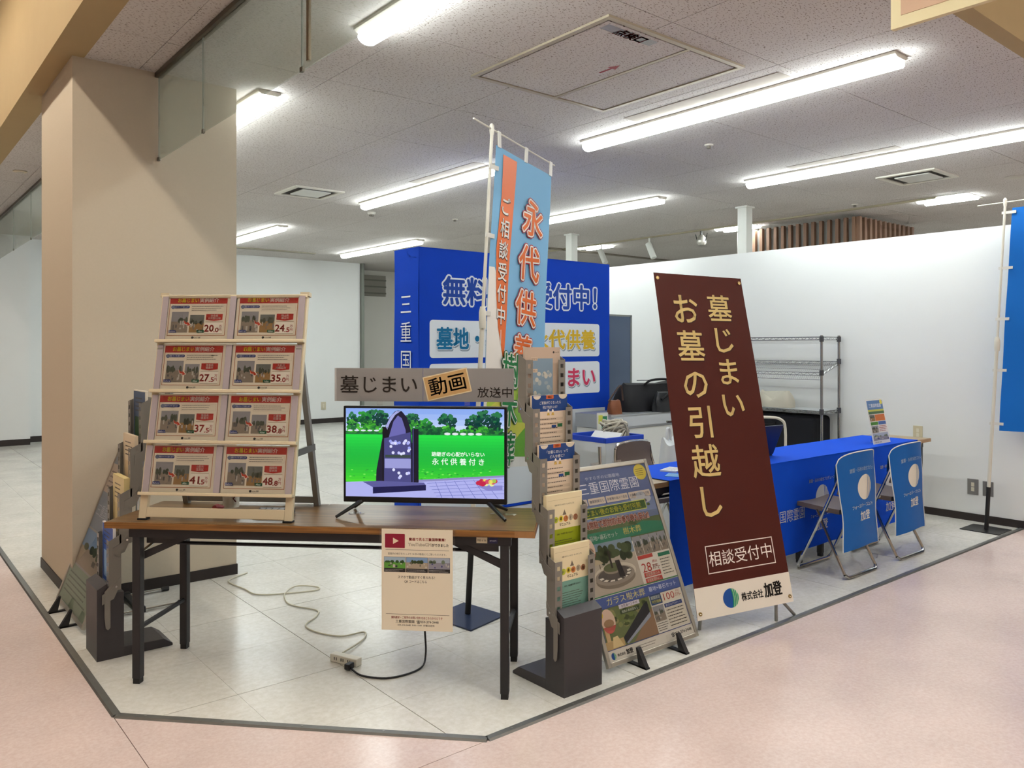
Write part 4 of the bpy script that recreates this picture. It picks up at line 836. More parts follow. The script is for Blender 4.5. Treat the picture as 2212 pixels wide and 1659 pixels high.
    p.poly([(13, 5), (33, 15), (33, 20), (30, 19), (12, 8)], ink('23262c'), 15).poly([(14, 5), (33, 13), (33, 15), (13.2, 5.6)], ink('8f97a4'), 16).poly([(18, 4.8), (35, 4.8), (35, 17), (33, 15)], ink('8b6d52'), 15).rect(0, 4.7, 12, 8.2, ink('b89c6a'), 15).rect(1.5, 8, 4.0, 15, ink('c9a878'), 16).poly([(4, 5), (11, 5), (8.5, 9.6), (5.5, 9.4)], ink('d6bf8a'), 17)
    p.rect(14, 20, 28, 21.8, ink('cfc8d0'), 16).text('全区画ベンチ付', 21, 20.9, 1.3, ink('4a4450'), 17, .01, w=11).rect(14, 17.6, 27, 19.4, ink('33452c'), 16).text('埋葬人数制限なし', 20.5, 18.5, 1.3, ink('d8dcc8'), 17, .01, w=11)
    p.rect(35.5, 17.2, 43.5, 21.8, ink('2e4a72'), 9).text('期間限定', 39.5, 20.4, 1.7, ink('d8dccc'), 10, .02, w=6.6).text('特別価格', 39.5, 18.5, 1.7, ink('d8d27a'), 10, .02, w=6.6).rect(43.8, 17.2, 58.8, 21.8, ink('d9d0bd'), 9).text('100', 49, 19.5, 4.6, ink('a8342c'), 10, 0, w=8).text('(税込)', 55.7, 20.7, 1.1, ink('a8342c'), 10).text('万円~', 55.8, 19.0, 1.8, ink('a8342c'), 10, .01, w=4.4)
    picture(p, 35.5, 9.6, 43.2, 16.6, 'grave', 71, 9); p.bars(35.8, 5.2, 43.2, 9.2, 4, ink('4c4a44'), 9, .3); p.rect(44, 5.2, 58.6, 16.4, ink('d3ccba'), 9).rect(44, 14.6, 57, 16.4, ink('3c4c80'), 10).text('富士区のおすすめポイント', 50.5, 15.5, 1.1, ink('e3e3ea'), 11, .01, w=11).bars(44.6, 5.6, 58, 14, 6, ink('3c3a36'), 10, .3)
    p.frame(.3, 4.4, 59.1, 22.0, .3, ink('3c4c80'), 12).ell(5.2, 16.4, 4.4, 5.2, ink('d4b7a0'), 22).ell(5.2, 15.4, 3.2, 1.8, ink('9b7a58'), 23).ell(5.2, 16.4, 4.4, 5.2, ink('b5564c'), 23, 14, 205, 335).ell(1.5, 19.6, 1.4, 1.4, ink('cfb63a'), 24)
    logo(p, 3.2, 1.9, 1.5, 2); p.text('株式会社', 8.2, 1.8, 1.3, ink('222222'), 2, .03, w=5.2).text('加登', 13.6, 2.0, 2.3, ink('222222'), 2, .04, w=4.4).rect(17.5, .8, 17.6, 3.2, ink('8a857a'), 2).bars(18.5, 1.0, 34, 3.2, 2, ink('6c675e'), 2, .25).text('☎059-374-3448', 50.5, 2.3, 1.9, ink('222222'), 2, .02, w=15)
poster_stand((2.567, 2.455, 0), 0, .642, 'silver poster frame on a rod stand advertising memorial plots', posterR)
def posterL(p):
    p.rect(0, 0, 59.4, 84, ink('a9a6a4'), 1).rect(0, 76, 59.4, 84, ink('7d8a9a'), 2).rect(0, 60, 59.4, 76, ink('cdbcae'), 2).bars(8, 62, 30, 73, 4, ink('6b5c58'), 3, .3).bars(34, 62, 56, 73, 7, ink('6b5c58'), 3, .3)
    p.rect(0, 40, 59.4, 60, ink('8d98a8'), 2).text('三重国際霊園', 30, 50, 7, ink('b9c0cc'), 3, w=44); picture(p, 2, 20, 57, 39, 'plaza', 91, 2); p.rect(0, 0, 59.4, 19, ink('90a08a'), 2).bars(4, 4, 55, 16, 5, ink('5b6a58'), 3, .3)
poster_stand((.875, 5.14, 0), -math.pi / 2, .67, 'silver poster frame leaning beside the pillar with glare on its cover', posterL, .36)
# --- brown banner
bn = empty('banner_stand', (3.6, 2.5, 0), 0, 'tall dark brown banner on a stand with gold vertical lettering', 'banner')
BL, BR_, TL, TR = [Vector(p) - Vector((3.6, 2.5, 0)) for p in ((3.258, 2.50, .075), (3.842, 2.325, .10), (3.395, 2.905, 1.862), (3.955, 2.725, 1.848))]
BN = (BR_ - BL).cross(TL - BL).normalized()
def bmap(a, b, l):
    s, t = a / .6, b / 1.83
    p = (BL * (1 - s) + BR_ * s) * (1 - t) + (TL * (1 - s) + TR * s) * t
    return p + BN * (l * .0012 + .012 * math.sin(s * math.pi) * (math.sin(t * math.pi) ** .5 if 0 < t < 1 else 0) * -1 + .004 * math.sin(t * 9 + s * 2))
M_BROWN = mat('brown_banner_cloth', '4d2019', rough=.5, spec=.2)
MB().grid(lambda s, t: bmap(s * .6, t * 1.83, 0), 12, 30, .0012).build('banner_sheet', M_BROWN, bn, smooth=True)
p = Print(); GD = ink('d8bd7c'); SH = ink('35140f')
p.rect(0, 0, .6, .155, ink('e6ded0'), 1)
for t, x, y, h in (('墓じまい', .415, 1.73, .168), ('お墓の引越し', .185, 1.73, .187)):
    pt = 1.10 if x > .3 else 1.125; p.text(t, x + .003, y - .003, h, SH, 1, .028, vert=True, pitch=pt).text(t, x, y, h, GD, 2, .011, vert=True, pitch=pt)
p.frame(.10, .212, .53, .352, .005, ink('e8ddd2'), 1).text('相談受付中', .315, .282, .082, ink('efe6dc'), 1, .0, w=.40)
logo(p, .215, .078, .048, 2); p.text('株式会社', .348, .072, .045, ink('201c1a'), 2, .02, w=.135).text('加登', .482, .082, .078, ink('201c1a'), 2, .03, w=.11)
p.build('print', bn, bmap, .08)
for a, b in ((.02, .03), (.58, .03), (.02, 1.80), (.58, 1.80)):
    c = bmap(a, b, 1)
    MB().tube([c + BN * -.004, c + BN * .004], .010, 10).build('eyelet', mat('brass_eyelet', 'b39a66', rough=.3, metal=1), bn)
    MB().tube([c + BN * .004, c + Vector((0, .02, .018 if b > 1 else -.02)), c + BN * -.02], .003, 6).build('hook', M_CHROME, bn)
for q in ((BL, -1), (BR_, 1)):
    b0 = q[0]; MB().tube([Vector((b0.x - q[1] * .08, b0.y + .05, .0)), b0 + Vector((-q[1] * .09, .045, .04)), bmap(.3 + .20 * q[1], 1.0, 0) + Vector((.02, .03, 0)), bmap(.3 + .2 * q[1], 1.8, 0) + Vector((.02, .02, 0))], .009, 8).build('front_pole', M_GREYM, bn)
MB().tube([bmap(.3, 1.2, 0) + Vector((0, .06, 0)), (.04, .26, .004)], .009, 8).build('rear_leg', M_GREYM, bn)
MB().tube([(BR_.x - .02, BR_.y + .05, .09), (BR_.x + .07, BR_.y + .035, .006)], .009, 8).build('front_foot', M_GREYM, bn); MB().tube([(BL.x + .02, BL.y + .05, .09), (BL.x - .02, BL.y + .03, .006)], .009, 8).build('front_foot', M_GREYM, bn)
MB().tube([bmap(.02, 1.0, 0) + Vector((0, .055, 0)), bmap(.58, 1.0, 0) + Vector((0, .055, 0))], .007, 8).build('cross_pole', M_GREYM, bn)
# --- flags
M_POLE = mat('white_plastic_pole', 'd3cfc2', rough=.35)
def cloth_mat(name, c): return mat(name, c, rough=.7, spec=.2)
f1 = empty('nobori_flag', (2.553, 3.485, 0), 0, 'sky-blue vertical flag with orange ribbon on a white pole', 'flag')
up = Vector((.0386, -.0317, 1)); up /= up.z                     # the pole leans slightly to the right
top = up * 2.63; d1 = Vector((.62, .19, -.07)).normalized()
MB().tube([up * .30, up * 1.62], .0135, 10).build('pole_lower', M_POLE, f1, smooth=True); MB().tube([up * 1.6, top + up * .02], .0095, 10).build('pole_upper', M_POLE, f1, smooth=True)
MB().lathe([(.018, 1.55), (.02, 1.58), (.02, 1.64), (.013, 1.67)], 12).build('pole_joint', M_POLE, f1, loc=(up.x * 1.6, up.y * 1.6, 0), smooth=True)
MB().tube([top - d1 * .17, top + d1 * .665], .005, 8).build('crossbar', M_POLE, f1); MB().lathe([(.011, 0), (.013, .02), (.013, .05), (.006, .06)], 10, tuple(top - up * .03)).build('pole_cap', M_POLE, f1)
MB().tube([up * .0 + Vector((0, 0, .01)), up * .46], .0165, 10).build('socket', M_BLKP, f1, smooth=True)
bp = [Vector(q) - Vector((2.553, 3.485, 0)) for q in ((2.417, 3.273, 0), (2.70, 3.346, 0), (2.652, 3.655, 0), (2.372, 3.585, 0))]
MB().prism(bp, (0, 0, .008)).build('base_plate', mat('navy_plate', '26304a', rough=.35), f1)
fn_ = d1.cross(up).normalized()
FW, FH = .60, 1.76
def fmap(a, b, l):
    """a: 0 at the pole edge, b: 0 at the bottom"""
    s, t = a / FW, b / FH
    return top + d1 * (.035 + a) - up * (.075 + (FH - b)) + fn_ * (l * .0015 + .014 * math.sin(s * 6.5 + t * 1.5) * (1.1 - t) + .006 * math.sin(t * 8)) + d1 * (.012 * math.sin(t * 4) * s)
MB().grid(lambda s, t: fmap(s * FW, t * FH, 0), 16, 44, .0012).build('cloth', cloth_mat('sky_blue_cloth', '7fb2d6'), f1, smooth=True)
p = Print(); ORG = ink('d96a2a'); WH = ink('e6e2da'); G1 = ink('1f7a3c'); 
p.poly([(.07, FH - .03), (.215, FH - .03), (.20, FH - .5), (.19, FH - .9), (.165, FH - 1.17), (.10, FH - .98), (.075, FH - .80), (.055, FH - .55), (.075, FH - .25)], ORG, 2)
for x, y, rx, ry in ((.09, FH - 1.1, .088, .1), (.1, FH - 1.25, .098, .12), (.55, FH - 1.30, .045, .09), (.5, FH - 1.42, .095, .1), (.3, FH - 1.35, .12, .1)): p.ell(x, y, rx, ry, WH, 1, 18)
p.poly([(.001, .30), (.12, .30), (.15, FH - 1.15), (.10, FH - .92), (.095, FH - .80), (.08, FH - .70), (.05, FH - .655), (.001, FH - .66)], WH, 1); p.rect(.001, .28, FW - .001, FH - 1.32, WH, 1)
for x, y, rx, ry, c, l in ((.22, .35, .2, .14, 'a9c84a', 2), (.45, .3, .145, .2, '86b845', 3), (.15, .22, .145, .16, 'c9cc5a', 3)): p.ell(x, y, rx, ry, ink(c), l, 20)
p.rect(.001, .06, FW - .001, .26, ink('c3c850'), 4).poly([(.2, .06), (FW - .001, .06), (FW - .001, .34)], ink('6aa83c'), 5).rect(.001, .001, FW - .001, .06, ink('dfe0dc'), 4)
p.ell(.42, .46, .09, .07, ink('8dbb4a'), 4).rect(.41, .30, .43, .42, ink('8a5a34'), 5)
p.text('ご相談受付中', .128, FH - .25, .108, ink('3c2418'), 3, .02, vert=True, pitch=1.12, sx=.9).text('ご相談受付中', .124, FH - .246, .108, WH, 4, .012, vert=True, pitch=1.12, sx=.9).rect(.122, FH - 1.07, .128, FH - .99, WH, 4)
CR = ink('9c2030')
for i, ch in enumerate('永代供養'):
    x = .41 - i * .012; y = FH - .31 - i * .262
    p.text(ch, x, y, .215, CR, 5, .085).text(ch, x, y, .215, WH, 6, .055).text(ch, x, y, .215, ORG, 7, .014)
for i, ch in enumerate('樹木葬'):
    x = .235; y = FH - 1.21 - i * .225
    p.text(ch, x, y, .2, ink('1c5a34'), 8, .085).text(ch, x, y, .2, WH, 9, .055).text(ch, x, y, .2, G1, 10, .014)
p.build('print', f1, fmap, .06)
for a in (.03, .31, .585):
    c = fmap(a, FH - .005, 0); b = top + d1 * (.035 + a)
    MB().prism([c - d1 * .014, c + d1 * .014, b + d1 * .014 + up * .008, b - d1 * .014 + up * .008], fn_ * .006).build('loop', mat('loop_white', 'dddad2', rough=.6, alpha=.9), f1)
for t in (.25, .48, .72, .93):
    c = fmap(.01, FH * t, 0); q = up * c.z
    MB().prism([q - d1 * .014 + up * -.012, c + d1 * .015 + up * -.012, c + d1 * .015 + up * .012, q - d1 * .014 + up * .012], fn_ * .008).build('pole_loop', mat('loop_white'), f1)
# right flag
f2 = empty('nobori_flag', (6.925, 2.50, 0), 0, 'bright blue vertical flag cut off by the right frame edge', 'flag')
u2 = Vector((.045, -.037, 1)); t2 = u2 * 2.6; d2 = Vector((0.05, -1, .02)).normalized(); n2 = d2.cross(u2).normalized()
MB().tube([u2 * .30, u2 * 1.5], .0135, 10).build('pole_lower', M_POLE, f2, smooth=True); MB().tube([u2 * 1.48, t2 + u2 * .02], .0095, 10).build('pole_upper', M_POLE, f2, smooth=True)
MB().lathe([(.018, 1.42), (.022, 1.45), (.022, 1.5), (.014, 1.53)], 12).build('pole_joint', M_POLE, f2, loc=(u2.x * 1.48, u2.y * 1.48, 0), smooth=True)
MB().tube([t2 - d2 * .2, t2 + d2 * .66], .005, 8).build('crossbar', M_POLE, f2); MB().lathe([(.011, 0), (.014, .02), (.014, .05), (.006, .065)], 10, tuple(t2 - u2 * .03)).build('pole_cap', M_POLE, f2)
MB().tube([Vector((0, 0, .006)), u2 * .34], .016, 10).build('socket', M_BLKP, f2, smooth=True); MB().box(-.135, .135, -.135, .145, 0, .006).build('base_plate', mat('black_plate', '17171a', rough=.3), f2)
def gmap(a, b, l): return t2 + d2 * (.05 + a) - u2 * (.05 + 1.76 - b) + n2 * (l * .0015 + .012 * math.sin(a * 14 + b * 2) + .005 * math.sin(b * 9))
MB().grid(lambda s, t: gmap(s * .6, t * 1.76, 0), 14, 40, .0012).build('cloth', cloth_mat('bright_blue_cloth', '1668bd'), f2, smooth=True)
p = Print()
for i, ch in enumerate('三重国際霊園'): p.text(ch, .33, 1.5 - i * .25, .23, ink('e6e8ee'), 1, .01)
p.build('print', f2, gmap, .06)
for t in (.03, .27, .5, .73, .98):
    c = gmap(.0, 1.76 * t, 0); q = u2 * c.z
    MB().prism([q - d2 * .02 - u2 * .01, c + d2 * .03 - u2 * .01, c + d2 * .03 + u2 * .012, q - d2 * .02 + u2 * .012], n2 * .006).build('pole_loop', mat('loop_white'), f2)
# --- blue pop-up booth
bo = empty('popup_booth', (3.60, 5.60, 0), 0, 'large royal blue fabric pop-up wall with white lettering', 'display wall')
M_BLUE = mat('royal_blue_fabric', '0a3db4', rough=.75, spec=.2, noise=.08, nscale=3, bump=.15)
BW, BH = 2.27, 2.285
def boF(a, b, l): return Vector((a, -.004 - l * .0012 + .006 * math.sin(a * 8.3) * math.sin(b * 3), b))
MB().box(.01, BW - .01, .01, .38, .02, BH - .01).build('frame_core', mat('booth_core', '12307e', rough=.8), bo)
MB().grid(lambda s, t: boF(s * BW, .005 + t * (BH - .005), 0), 24, 20, .002).build('front_fabric', M_BLUE, bo, smooth=True)
MB().grid(lambda s, t: (-.004 + .004 * math.sin(t * 9 + s * 4), .385 - s * .389, .005 + t * (BH - .005)), 8, 20, .002).build('side_fabric', M_BLUE, bo, smooth=True)
MB().box(-.006, BW, -.006, .39, BH - .004, BH).build('top_fabric', M_BLUE, bo)
p = Print(); DB = ink('0d3f9e'); W2 = ink('dfe4ea')
p.rect(.02, .03, 2.2, .85, ink('c9ced3'), 1)
p.text('無料相談受付中！', 1.16, 1.93, .255, W2, 1, .085, w=1.84).text('無料相談受付中！', 1.16, 1.93, .255, DB, 2, .03, w=1.84)
for j, (y0, y1, cells) in enumerate(((1.36, 1.68, (('墓地・墓石', '0f6f9e'), ('永代供養', 'd8b12c'))), (1.0, 1.31, (('お墓の引越', '2a55b0'), ('墓じまい', 'cf3f63'))))):
    for k, (t, c) in enumerate(cells):
        x0, x1 = (.10, 1.10) if k == 0 else (1.17, 2.13)
        p.rrect(x0, y0, x1, y1, .03, W2, 1).text(t, (x0 + x1) / 2 + .008, (y0 + y1) / 2 - .01, .2, ink('8a96a2'), 2, .07, w=x1 - x0 - .14).text(t, (x0 + x1) / 2, (y0 + y1) / 2, .2, W2, 3, .065, w=x1 - x0 - .14).text(t, (x0 + x1) / 2, (y0 + y1) / 2, .2, ink(c), 4, .03, w=x1 - x0 - .14)
p.build('front_print', bo, boF, .2)
p = Print(); p.text('三重国際霊園', .20, 1.93, .19, W2, 1, -.002, vert=True, pitch=1.25); p.build('side_print', bo, lambda a, b, l: Vector((-.0105 - l * .001, .385 - a, b)))
# ================================================================== blue tables, chairs and the back area
M_OAK = wood('oak_top', '8a7352', 'a68d66'); M_OAKE = wood('oak_edge', '8c6a44', 'a8845a', (2, 60, 60))
folding_table('folding_table', (3.17, 2.885, 0), 0, 1.86, .45, 'folding table under the left half of the blue cloth', M_OAK, M_OAKE, 'tables under the blue cloth')
folding_table('folding_table', (5.04, 2.885, 0), 0, 1.80, .45, 'folding table showing its bare wooden end by the right wall', M_OAK, M_OAKE, 'tables under the blue cloth')
tcm = mat('blue_table_cloth', '0d4ccc', rough=.8, spec=.15, bump=.12, nscale=6)
tc_ = empty('table_cloth', (3.5, 2.885, 0), 0, 'royal blue printed cloth draped over the two long tables', 'tablecloth')
CL = 3.08
def cfront(a, b, l): return Vector((a, -.006 - l * .0012 - .011 * math.sin(a * 6.0 + .7) * (1 - b / .7) - .004 * math.sin(a * 17) * (1 - b / .7) - .008 * (1 - b / .7), b))
MB().grid(lambda s, t: (s * CL, t * .46 - .009, .7035 + .0006 * math.sin(s * 40)), 40, 6, -.002).build('top_panel', tcm, tc_, smooth=True)
MB().grid(lambda s, t: cfront(s * CL, .10 + t * .604, 0), 60, 12, .002).build('front_drop', tcm, tc_, smooth=True)
p = Print(); W3 = ink('c6c8cc')
for x in (.62, 1.62, 2.62):
    p = Print(); logo(p, x, .42, .088, 1, W3); p.text('霊園・石材の総合プロデュース', x, .545, .026, W3, 1, .01, w=.34).text('フォーエバー・コミュニティ', x, .305, .026, W3, 1, .015, w=.30).text('加登', x, .235, .075, W3, 1, .02, w=.16)
    p.build('emblem_print', tc_, cfront, .1)
Print().text('三重国際霊園', 1.16, .35, .085, W3, 1, 0, w=.46).build('name_print', tc_, cfront, .1)
Print().text('霊園・石材の総合プロデュース 加登', 2.6, .34, .05, W3, 1, .01, w=.8).build('top_print', tc_, plane((0, 0, .7045), (1, 0, 0), (0, 1, 0), .0004))
# --- folding chairs
M_SEAT = mat('brown_vinyl', '6d5f58', rough=.5); M_CREAMT = mat('cream_tube', 'cfc9ba', rough=.4)
def chair(loc, rz, label, cover=False, group='folding pipe chairs', tube=M_CHROME):
    """faces local +y: front feet at y=.43, back rest at y about 0"""
    e = empty('folding_chair', loc, rz, label, 'chair', group); w = .205; hb = .70 if cover else .745
    for s in (-1, 1):
        MB().tube(spline([(s * w * .92, .03, hb), (s * w * .98, .045, .64), (s * w, .14, .42), (s * w, .325, .03)], 4), .0105, 8).build('back_leg_tube', tube, e, smooth=True)
        MB().tube(spline([(s * w * .93, .20, .41), (s * w * .95, .11, .22), (s * w * .96, .012, .03)], 3), .0105, 8).build('rear_leg_tube', tube, e, smooth=True)
        MB().tube([(s * w * 1.0, .14, .42), (s * w * .9, .14, .42)], .014, 8).build('pivot', M_CREAMT, e)
    MB().tube([(-w * .96, .012, .03), (-w * .85, .0, .011), (w * .85, .0, .011), (w * .96, .012, .03)], .0105, 8).build('rear_foot_bar', tube, e, smooth=True)
    MB().tube([(-w, .325, .03), (-w * .9, .335, .011), (w * .9, .335, .011), (w, .325, .03)], .0105, 8).build('front_foot_bar', tube, e, smooth=True)
    arch = [(-w * .92, .03, hb)] + [(w * .92 * math.sin(math.radians(a)), .028, hb + .045 * math.cos(math.radians(a)) ** .6) for a in (-60, -30, 0, 30, 60)] + [(w * .92, .03, hb)]
    MB().tube(arch, .0105, 8).build('top_tube', tube, e, smooth=True)
    MB().grid(lambda a, b: ((a - .5) * .38 * (1 if b > .3 else .9 + .33 * b), .06 + b * .28, .425 + .018 * b - .01 * math.sin(a * math.pi)), 8, 8, .03).build('seat', M_SEAT, e, smooth=True)
    MB().grid(lambda a, b: ((a - .5) * .365, .028 + .015 * math.cos((a - .5) * 3) + (.0 if b > .5 else (.5 - b) * .06), hb - .18 + b * (.20 + .025 * math.sin(a * math.pi))), 8, 6, .014).build('back_pad', M_SEAT, e, smooth=True)
    if cover:
        bl = mat('cover_blue', '1560ae', rough=.55, spec=.3)
        def cm(a, b, l):
            s, t = a / .42, b / .585
            top_ = .715 + .06 * max(0, 1 - abs(2 * s - 1) ** 5) ** .5
            z = .175 + .02 * math.sin(s * 3.1) + (top_ - .175) * t
            wv = .238 * (1 - .08 * math.exp(-((t - .38) / .22) ** 2)) 
            return Vector(((s - .5) * 2 * wv, -.022 - l * .0012 - .012 * math.sin(s * 5 + t * 2.5) * (1 - t) + .07 * (2 * s - 1) ** 2 * (.35 + .65 * t), z))
        MB().grid(lambda s, t: cm(s * .42, t * .585, 0), 32, 26, .0015).build('cover_back', bl, e, smooth=True)
        MB().grid(lambda s, t: cm(s * .42, .585, 0) * (1 - t) + Vector(((s - .5) * .42, .075, .60)) * t + Vector((0, .0, .03 * math.sin(t * math.pi))), 16, 6, .0015).build('cover_front', bl, e, smooth=True)
        rim = [cm(0, .585 * k / 12, 0) for k in range(13)] + [cm(.42 * k / 32, .585, 0) for k in range(1, 33)] + [cm(.42, .585 * (12 - k) / 12, 0) for k in range(1, 13)]
        MB().tube([v + Vector((0, -.002, 0)) for v in rim], .0038, 6).build('piping', mat('cover_piping', 'd6d6d2', rough=.6), e, smooth=True)
        p = Print(); W4 = ink('e2ddd0')
        p.text('霊園・石材の総合プロデュース', .21, .475, .028, ink('a9bcd4'), 1, .01, w=.27); logo(p, .21, .36, .078, 1, W4); p.text('フォーエバー・コミュニティ', .21, .25, .026, W4, 1, .015, w=.27).text('加登', .215, .185, .062, W4, 1, .02, w=.135)
        p.build('cover_print', e, cm, .05)
    return e
chair((4.95, 2.51, 0), 0, 'folding chair with a blue cover, nearer the brown banner', True, 'chairs with blue covers')
chair((5.645, 2.51, 0), 0, 'folding chair with a blue cover, nearer the right wall', True, 'chairs with blue covers')
chair((4.22, 3.83, 0), math.pi + .05, 'brown folding chair behind the blue table beside the blue-lidded crate')
chair((5.60, 3.80, 0), math.pi - .2, 'brown folding chair behind the blue table beside the laptop')
# --- things on the blue tables
e = empty('sign_card', (6.135, 2.95, .706), 0, 'small printed stand-up card leaning back on the blue table', 'sign')
Rm = Matrix.Rotation(-.2, 4, 'X'); mb = MB(); mb.M = Rm; mb.box(-.135, .135, 0, .004, 0, .345).build('panel', mat('card_white', 'dddcd6', rough=.4), e)
MB().prism([(-.02, .004, .0), (-.02, .085, .0), (-.02, .05, .2)], (.04, 0, 0)).build('easel', clear('easel_clear', .15), e)
p = Print(); p.rect(1, 26.5, 26, 33.5, ink('5d7fae'), 1).text('三重国際霊園', 13, 29.5, 3, ink('e4e8f0'), 2, w=19).ell(23.5, 32, 2, 1.9, ink('d8cf52'), 2).rect(1, 25, 26, 26.5, ink('b9bd58'), 1).rect(1, 23, 26, 25, ink('4a6a48'), 1); picture(p, 1.5, 17.5, 9.5, 22.5, 'soil', 5, 2); p.rect(10, 17.5, 25.5, 22.5, ink('c9733c'), 1).rect(1.5, 14.5, 13, 17, ink('4f8c3c'), 1).rect(13.5, 14.5, 25.5, 17, ink('4a6aa8'), 1); picture(p, 1.5, 8.5, 12, 14, 'grave', 6, 2); p.bars(13, 9, 25.5, 14, 4, ink('a0403a'), 2, .4); picture(p, 1.5, 2.6, 25.5, 8.2, 'stones', 8, 2); p.text('株式会社 加登', 8, 1.3, 1.3, ink('222222'), 1, w=10)
f = plane(Rm @ Vector((-.135, -.0003, 0)), (1, 0, 0), Rm @ Vector((0, 0, 1)), .0002); p.build('print', e, lambda u, v, l: f(u * .01, v * .01, l))
e = empty('laptop', (4.70, 3.12, .706), math.pi - .15, 'open laptop seen from behind on the blue table', 'laptop')
B(-.16, .16, -.22, 0, 0, .016).build('base', mat('laptop_dark', '2a2f3c', rough=.35), e, bevel=.003); Rm = Matrix.Rotation(-.42, 4, 'X'); mb = MB(); mb.M = Matrix.Translation((0, 0, .014)) @ Rm; mb.box(-.16, .16, 0, .007, 0, .225).build('lid', mat('laptop_lid', '2b3450', rough=.3, metal=.3), e, bevel=.002)
e = empty('file_stand', (3.96, 3.03, .706), .12, 'long grey desk file stand on the blue table', 'desk file')
MB().box(-.10, .10, -.004, 0, 0, .062).box(-.10, .10, 0, .06, 0, .003).build('panel', mat('file_grey', '7d7f92', rough=.35), e); B(-.10, -.097, 0, .06, .003, .05).build('end_plate', mat('file_grey'), e)
for k, (x, y, r, w, d, c, lb) in enumerate(((3.80, 3.10, .3, .15, .10, 'e2e2e0', 'stack of white cards left of the desk file'), (4.14, 3.06, -.2, .21, .15, 'e6dedc', 'white paper sheet with red print right of the desk file'), (3.66, 2.98, .5, .12, .08, '5fa0d8', 'small light blue leaflet in front of the crate'))):
    e = empty('paper_sheet', (x, y, .706), r, lb, 'paper'); B(-w / 2, w / 2, -d / 2, d / 2, 0, .010 if k == 0 else .003).build('sheets', mat('paper_' + c, c, rough=.6), e)
    Print().bars(-w * .4, -d * .4, w * .4, d * .4, 5, ink('b5504c' if k == 1 else '8a8a90'), 1, .3).build('print', e, plane((0, 0, .0105 if k == 0 else .0032), (1, 0, 0), (0, 1, 0), .0002))
# stacked crates behind the table
cb = mat('crate_blue', '1840b8', rough=.4); mc = mat('crate_clear', 'cfd2d4', rough=.35, alpha=.55)
def crate(z, h_, label):
    e = empty('storage_crate', (4.64, 4.48, z), .02, label, 'crate', 'stacked folding crates'); x_, y_ = .215, .215
    for nm, b in (('side_wall', (-x_, x_, -y_, -y_ + .004)), ('side_wall', (-x_, x_, y_ - .004, y_)), ('end_wall', (-x_, -x_ + .004, -y_, y_)), ('end_wall', (x_ - .004, x_, -y_, y_))): B(b[0], b[1], b[2], b[3], .04, h_ - .035).build(nm, mc, e)
    MB().box(-x_ - .008, x_ + .008, -y_ - .008, -y_ + .012, h_ - .04, h_).box(-x_ - .008, x_ + .008, y_ - .012, y_ + .008, h_ - .04, h_).box(-x_ - .008, -x_ + .012, -y_ + .012, y_ - .012, h_ - .04, h_).box(x_ - .012, x_ + .008, -y_ + .012, y_ - .012, h_ - .04, h_).build('rim', cb, e, bevel=.003)
    B(-x_, x_, -y_, y_, 0, .04).build('base', cb, e, bevel=.003); return e
crate(0, .44, 'lower translucent crate hidden under the upper one behind the table'); crate(.442, .31, 'upper translucent folding crate with a bright blue rim beside the counter')
e2 = empty('paper_pile', (4.64, 4.48, .484), .02, 'white papers filling the upper crate', 'papers'); B(-.2, .2, -.2, .15, 0, .15).build('stack', mat('paper_pale', 'd2d0c8', rough=.7), e2)
MB().prism([(-.15, -.19, .15), (.0, -.19, .285), (.0, .1, .285), (-.15, .1, .15)], (.0, 0, .006)).build('loose_sheet', mat('paper_white2', 'e2e2e2', rough=.6), e2)
e3 = empty('rope_bundle', (4.74, 4.46, .66), 0, 'bundle of unbleached cotton straps heaped in the crate', 'straps')
R = random.Random(12)
for k in range(22):
    a = R.uniform(0, 6.3); pts = [(.085 * math.cos(a + t * 1.1) * R.uniform(.6, 1.2), .085 * math.sin(a + t * .9) * R.uniform(.6, 1.2), .0 + .21 * math.sin(t * .62) * R.uniform(.65, 1.0)) for t in range(6)]
    MB().tube(spline(pts, 4), .009, 5).build('strap', mat('cotton', 'bdb7a8', rough=.9, noise=.15, nscale=60), e3, smooth=True)
e = empty('leaflet', (4.80, 4.655, .484), -.1, 'tall colourful leaflet standing at the back of the crate', 'leaflet'); B(-.06, .06, 0, .003, 0, .42).build('sheet', mat('paper_pale'), e)
Print().rect(-5, 28, 5, 41, ink('d8dcd0')).rect(-1, 29, 5, 39, ink('3f8a62'), 2).rect(-4.5, 33, 0, 40, ink('cfcf5a'), 3).bars(-4.5, 2, 4.5, 27, 8, ink('b07aa8'), 2, .4).build('print', e, lambda u, v, l: Vector((u * .01, -.0003 * l, v * .01)))
